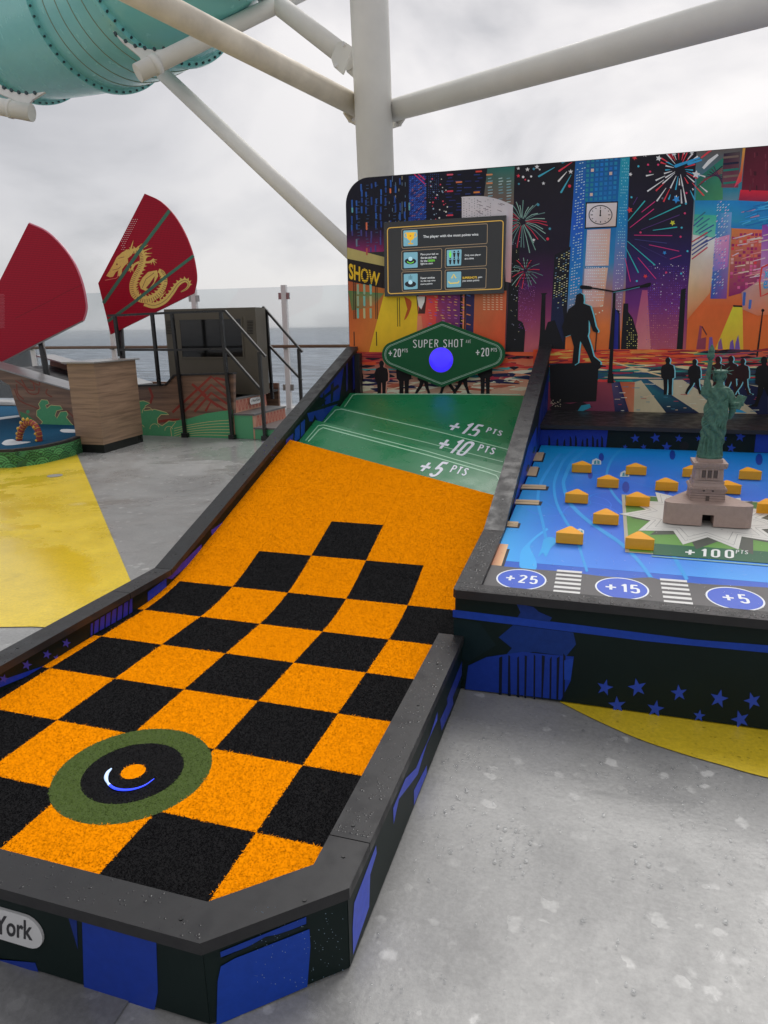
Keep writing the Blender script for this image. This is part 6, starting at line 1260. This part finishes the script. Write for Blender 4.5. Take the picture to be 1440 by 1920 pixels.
# plaque
q = onx(478, 751, -3.84)
plq = extr('plaque', [(-3.838, q[1]+(.0 if False else 0)+.15*(1 if abs(a) > 90 else -1)*-1+.04*math.sin(math.radians(a)) if False else q[1]+(.115 if 0 <= k < 7 else -.115)+.045*math.cos(math.radians(a)), q[2]+.045*math.sin(math.radians(a))) for k, a in enumerate(list(range(-90, 91, 30))+list(range(90, 271, 30)))], (.006, 0, 0), mat('white_plaque', alb((190, 188, 184), .55), .4), stp)
pq_ = Print(None, (1, 0, 0), .5); pq_.text('Hong Kong', [(-3.8315, q[1]-.085, q[2]+.026), (-3.8315, q[1]+.135, q[2]+.026), (-3.8315, q[1]+.135, q[2]-.022), (-3.8315, q[1]-.085, q[2]-.022)], (40, 40, 44), 1, .02, raw=True)
pq_.text('i', [(-3.8315, q[1]-.118, q[2]+.02), (-3.8315, q[1]-.106, q[2]+.02), (-3.8315, q[1]-.106, q[2]-.015), (-3.8315, q[1]-.118, q[2]-.015)], (40, 40, 44), 1, .02, raw=True); pq_.done('lettering', M_print, plq)
# ------------------------------------------------------------------ dark display cabinet on the boat
cab = thing('display_cabinet', (-4.4, 7.5, .53), 'tall dark olive cabinet with a switched-off screen behind the stair rail', 'cabinet')
YC = 7.45; c0 = ony(307, 580, YC); c1 = ony(478, 576, YC)
M_cab = mat('cabinet_olive', alb((58, 53, 44), .46), .5, mott=.05)
cb = box('casing', c0[0], c1[0], YC, YC+.3, .532, c1[2], M_cab, cab, .006)
sa, sb2 = ony(337, 600, YC), ony(456, 669, YC); box('screen', sa[0], sb2[0], YC-.006, YC-.001, sb2[2], sa[2], mat('screen_off', (.006, .006, .006), .08, .5), cab)
fa_, fb_ = ony(334, 597, YC), ony(459, 672, YC)
for xa, xb, za, zb in ((fa_[0], sa[0]-.001, fb_[2], fa_[2]), (sb2[0]+.001, fb_[0], fb_[2], fa_[2]), (sa[0], sb2[0], sa[2]+.001, fa_[2]), (sa[0], sb2[0], fb_[2], sb2[2]-.001)): box('screen_frame', xa, xb, YC-.010, YC-.0005, za, zb, M_cab, cab, .001)
for x in (317, 469):
    for k in range(9): q = ony(x, 602+k*2.9, YC); box('louvre', q[0]-.045, q[0]+.045, YC-.006, YC-.0005, q[2]-.004, q[2]+.004, M_dark, cab)
# ------------------------------------------------------------------ handrails
def rail(label, Y, tops, mids, posts):
    r = thing('stair_handrail', (ony(*tops[0], Y)[0], Y, 0), label, 'handrail')
    for pts, nm in ((tops, 'top_bar'), (mids, 'mid_bar')):
        for a, b_ in zip(pts, pts[1:]): barpts(nm, ony(*a, Y), ony(*b_, Y), .038, .028, M_black, r)
    for a, b_ in posts:
        p0 = ony(*a, Y); p1 = ony(*b_, Y); p1[0] = p0[0]*.3+p1[0]*.7; barpts('post', p1, p0, .04, .04, M_black, r)
        if b_[1] > 800: box('foot', p1[0]-.045, p1[0]+.045, Y-.03, Y+.03, 0.001, .06, M_black, r); 
    return r
rail('black steel guardrail with a sloping end in front of the junk boat', YH-.05, [(203, 592), (330, 586), (422, 583), (498, 669)], [(222, 656), (330, 656), (422, 654), (489, 731)], [((215, 592), (226, 668)), ((285, 588), (299, 724)), ((322, 587), (350, 822)), ((414, 584), (438, 822)), ((486, 660), (498, 822))])
rail('black steel handrail at the far side of the boarding stairs', YS1-.02, [(493, 575), (567, 660)], [(502, 645), (566, 713)], [((499, 581), (512, 748)), ((560, 654), (566, 768))])

# ------------------------------------------------------------------ steel structure
def plate_pair(c, d, r, par, M):
    c = Vector(c); d = Vector(d).normalized(); u, v = frame_of(d)
    for o_ in (-1, 1):
        e_ = u*(o_*r*.98+.012)
        extr('end_plate', [c-d*.10+v*r*1.3+e_, c-d*.10-v*r*1.3+e_, c+d*.06-v*r*1.25+e_, c+d*.15-v*r*.75+e_, c+d*.15+v*r*.75+e_, c+d*.06+v*r*1.25+e_], u*-.024, M, par)
        for s_ in (-1, 1):
            b0 = c+d*.03+v*s_*r*1.02+u*o_*r; tube('bolt', [b0-u*.035, b0+u*.035], .02, M_wp, par, 8)
YP = 6.4
ct, cb_ = ony(692, 0, YP), ony(705, 330, YP); dd = (ct-cb_)/(ct[2]-cb_[2]); base = cb_-dd*cb_[2]; topp = cb_+dd*(9-cb_[2])
col_ = thing('support_column', tuple(base), 'thick white steel column rising behind the mural backboard', 'column')
tube('shaft', [base, topp], .197, M_white, col_, 48)
dC = float((np.array(ct)-CAM) @ MR[2])
def pipe(label, a, b_, r, M=M_white, plates=(), n=28):
    p0, p1 = atd(*a), atd(*b_); t_ = thing('support_pipe', tuple(p0), label, 'steel pipe', 'steel pipes of the slide structure'); tube('shaft', [p0, p1], r, M, t_, n)
    for e_ in plates:
        if e_ == 0: plate_pair(p0, p1-p0, r, t_, M)
        else: plate_pair(p1, p0-p1, r, t_, M)
    return t_
pipe('cream pipe bolted to the column, running up past the teal slide', (677, 203, 7.55), (150, -68, 5.3), .108, M_cream, (0,)); 
pipe('white pipe bolted to the side of the column away from the slide', (729, 209, 7.5), (1700, -62, 3.6), .108, M_white, (0,))
pipe('grey-white strut meeting the column above the cream pipe', (655, 112, 7.75), (430, -62, 8.6), .108, M_white, (0,))
pipe('slender white brace running down from the slide support behind the backboard', (305, 138, 8.4), (715, 525, 7.0), .084, M_white)
sp2 = pipe('white slide support pipe ending under the teal tube', (258, 137, 7.7), (640, -52, 8.5), .094, M_white)
tube('collar', [atd(285, 124, 7.75), atd(297, 118, 7.77)], .104, M_white, sp2, 28)
sp3 = pipe('short white pipe end bracketed under the teal slide', (-60, 188, 8.2), (60, 212, 8.2), .095, M_white); tube('collar', [atd(18, 203.5, 8.2), atd(24, 205, 8.2)], .105, M_white, sp3, 24)

# ------------------------------------------------------------------ teal water slide
sld = thing('water_slide', tuple(atd(200, -40, 6.0)), 'teal fibreglass tube slide with bolted flanges overhead', 'water slide')
M_teal = mat('teal_gelcoat', alb((124, 192, 190), .80), .22, .5, mott=.06, mscale=1.5, rvar=.06); M_teald = mat('teal_rib', alb((110, 120, 100), .62), .4); M_bolt = mat('bolt_dark', (.02, .05, .06), .4)
RT = 1.005
ctr = [atd(x, y, d) for x, y, d in ((-110, 70, 11.8), (50, 44, 10.5), (192, 4, 9.3), (298, -60, 8.3), (372, -185, 7.6))]
def tubeseg(name, pts, r, par, M=M_teal): 
    bm = bmesh.new(); add_tube(bm, pts, r, 72, False); return bmobj(name, bm, M, par, True)
sm = smoothp([tuple(q) for q in ctr], 10)
segs = [(0, 10), (10, 20), (20, 30), (30, 40)]
for a, b_ in segs: tubeseg('tube_section', sm[a:b_+1], RT, sld)
def flange(i, r, M=M_teal, bolts=True):
    d = Vector(sm[min(i+1, len(sm)-1)]-sm[max(i-1, 0)]).normalized(); c = Vector(sm[i]); u, v = frame_of(d)
    bm = bmesh.new(); n = 72; rg = [[bm.verts.new(c+d*o_+(u*math.cos(2*math.pi*k/n)+v*math.sin(2*math.pi*k/n))*rr2) for k in range(n)] for o_, rr2 in ((-.03, RT), (-.03, r), (.03, r), (.03, RT))]
    for a, b_ in zip(rg, rg[1:]):
        for k in range(n): bm.faces.new((a[k], a[(k+1) % n], b_[(k+1) % n], b_[k]))
    f_ = bmobj('flange', bm, M, sld, False)
    if bolts:
        for k in range(60):
            a = 2*math.pi*k/60; p0 = c+(u*math.cos(a)+v*math.sin(a))*(r-.028)
            if (p0.z > c.z+.1): continue
            for s_ in (-1, 1): tube('bolt', [p0+d*.03*s_, p0+d*.055*s_], .014, M_bolt, f_, 6)
    return c, d, u, v
fl_ = {i: flange(i, RT+.065) for i in (10, 20, 30, 40)}
for k in (22, 24, 26, 28):
    c = Vector(sm[k]); d = Vector(sm[k+1]-sm[k-1]).normalized(); u, v = frame_of(d); bm = bmesh.new(); add_tube(bm, [c+(u*math.cos(a*math.pi/36)+v*math.sin(a*math.pi/36))*RT for a in range(73)], .007, 6, False); bmobj('rib', bm, M_teald, sld, True)
# hanger plates from the flanges to the support pipes
for i, tgt in ((30, atd(272, 112, 8.1)), (20, atd(22, 196, 6.6))): pass
def hanger(px, d1, bolts):
    o = extr('hanger_plate', [atd(x, y, d1) for x, y in px], MR[2]*.03, M_white, sld)
    for x, y in bolts: q = atd(x, y, d1); tube('bolt', [q-MR[2]*.02, q+MR[2]*.02], .02, M_bolt, o, 8)
hanger([(211, 57), (230, 74), (255, 88), (290, 94), (330, 89), (306, 104), (292, 108), (288, 120), (266, 120), (262, 106), (228, 78)], 7.95, [(217, 64), (236, 78), (254, 87), (272, 91), (290, 93), (308, 92)])
hanger([(-8, 152), (10, 166), (30, 173), (55, 176), (84, 172), (60, 187), (50, 200), (34, 198), (28, 188), (-8, 172)], 8.3, [(8, 165), (22, 170), (36, 174), (50, 175), (66, 175)])

# ------------------------------------------------------------------ rain drops lying on the black boards
def drops(par, name, pts, rmin=.001, rmax=.0032, M=None):
    v = []; f = []
    for p_, nrm_ in pts:
        r_ = random.uniform(rmin, rmax)*(1 if random.random() < .85 else 1.6); u, w_ = frame_of(nrm_); nv = Vector(nrm_); b0 = len(v); el = random.uniform(.7, 1.5)
        for k in range(7): a = 2*math.pi*k/7; v.append(Vector(p_)+u*math.cos(a)*r_*el+w_*math.sin(a)*r_)
        v.append(Vector(p_)+nv*r_*.42)
        for k in range(7): f.append((b0+k, b0+(k+1) % 7, b0+7))
    o = mesh(name, v, f, M or M_drop, par, True); tag(o, kind='stuff')
random.seed(11)
pts = []
cl = [(random.uniform(-.1, 1.1)) for _ in range(26)]
for _ in range(420):
    y = random.choice(cl)+random.gauss(0, .02) if random.random() < .55 else random.uniform(-.15, 1.1)
    pts.append(((random.uniform(XR0+.006, XR1-.006), min(max(y, -.05), 1.1), ZC+.0002), (0, 0, 1)))
for _ in range(150):
    x = random.uniform(-.95, .1); pts.append(((x, random.uniform(YF0+.006, YF1-.006), ZC+.0002), (0, 0, 1)))
for _ in range(260):
    y = random.uniform(-.05, 4.4); sl_ = Vector((0, -.345, 1)).normalized() if y > 1.5 else Vector((0, 0, 1)); pts.append(((random.uniform(XL0+.006, XL1-.006), y, zcap(y)+.0002), sl_))
drops(lane, 'water_drops', pts)
pts = []
cl = [(random.uniform(.31, .39), random.uniform(1.15, 1.8)) for _ in range(34)]
for _ in range(480):
    if random.random() < .5: c = random.choice(cl); x, y = c[0]+random.gauss(0, .012), c[1]+random.gauss(0, .014)
    else: x, y = random.uniform(.306, .392), random.uniform(1.17, 4.2)
    x = min(max(x, .306), .392); y = max(y, 1.17); nv = Vector((0, -.298, 1)).normalized() if y > 1.82 else Vector((0, -.05, 1)).normalized(); pts.append(((x, y, zdiv(y)+.0003), nv))
for _ in range(700): pts.append(((random.uniform(.32, 1.7), random.uniform(1.098, 1.162), zf+.0022), (0, 0, 1)))
drops(bay, 'water_drops', pts, .0012, .0036)
M_clear = bpy.data.materials.new('clear_water'); M_clear.use_nodes = True
t = M_clear.node_tree; n = t.nodes; l = t.links; n.remove(n['Principled BSDF']); tr = n.new('ShaderNodeBsdfTransparent'); tr.inputs[0].default_value = (.86, .87, .88, 1); gs = n.new('ShaderNodeBsdfGlossy'); gs.inputs['Roughness'].default_value = .05; fr = n.new('ShaderNodeFresnel'); fr.inputs[0].default_value = 1.33; m1 = n.new('ShaderNodeMixShader')
l.new(fr.outputs[0], m1.inputs[0]); l.new(tr.outputs[0], m1.inputs[1]); l.new(gs.outputs[0], m1.inputs[2]); l.new(m1.outputs[0], n['Material Output'].inputs[0])
pts = []
for _ in range(420): x, y = random.uniform(.41, 1.75), random.uniform(1.18, 2.3); pts.append(((x, y, PZ(y)+.0056), (0, -.05, .99)))
drops(bay, 'clear_drops', pts, .0012, .0036, M_clear)
pts = []; cl = [(random.uniform(.4, 1.7), random.uniform(-.7, 1.0)) for _ in range(40)]
for _ in range(1500):
    if random.random() < .6: c = random.choice(cl); x, y = c[0]+random.gauss(0, .07), c[1]+random.gauss(0, .07)
    else: x, y = random.uniform(.36, 2.0), random.uniform(-1.0, 1.08)
    if x > .36 and y < 1.09: pts.append(((x, y, .0045), (0, 0, 1)))
drops(None, 'rain_drops', pts, .0012, .0042, M_clear)

# ------------------------------------------------------------------ sea haze
M_haze = bpy.data.materials.new('sea_haze'); M_haze.use_nodes = True; t = M_haze.node_tree; t.nodes.remove(t.nodes['Principled BSDF'])
pv_ = t.nodes.new('ShaderNodeVolumePrincipled'); pv_.inputs['Color'].default_value = (.86, .88, .90, 1); pv_.inputs['Density'].default_value = .00010; pv_.inputs['Anisotropy'].default_value = 0
t.links.new(pv_.outputs[0], t.nodes['Material Output'].inputs['Volume'])
bpy.context.view_layer.update()
ztop = max((o.matrix_world @ Vector(c)).z for o in COL.objects if o.type == 'MESH' for c in o.bound_box)+.5
hz = box('haze', -40100, 40100, -3100, 60100, -37, ztop, M_haze); tag(hz, kind='stuff')
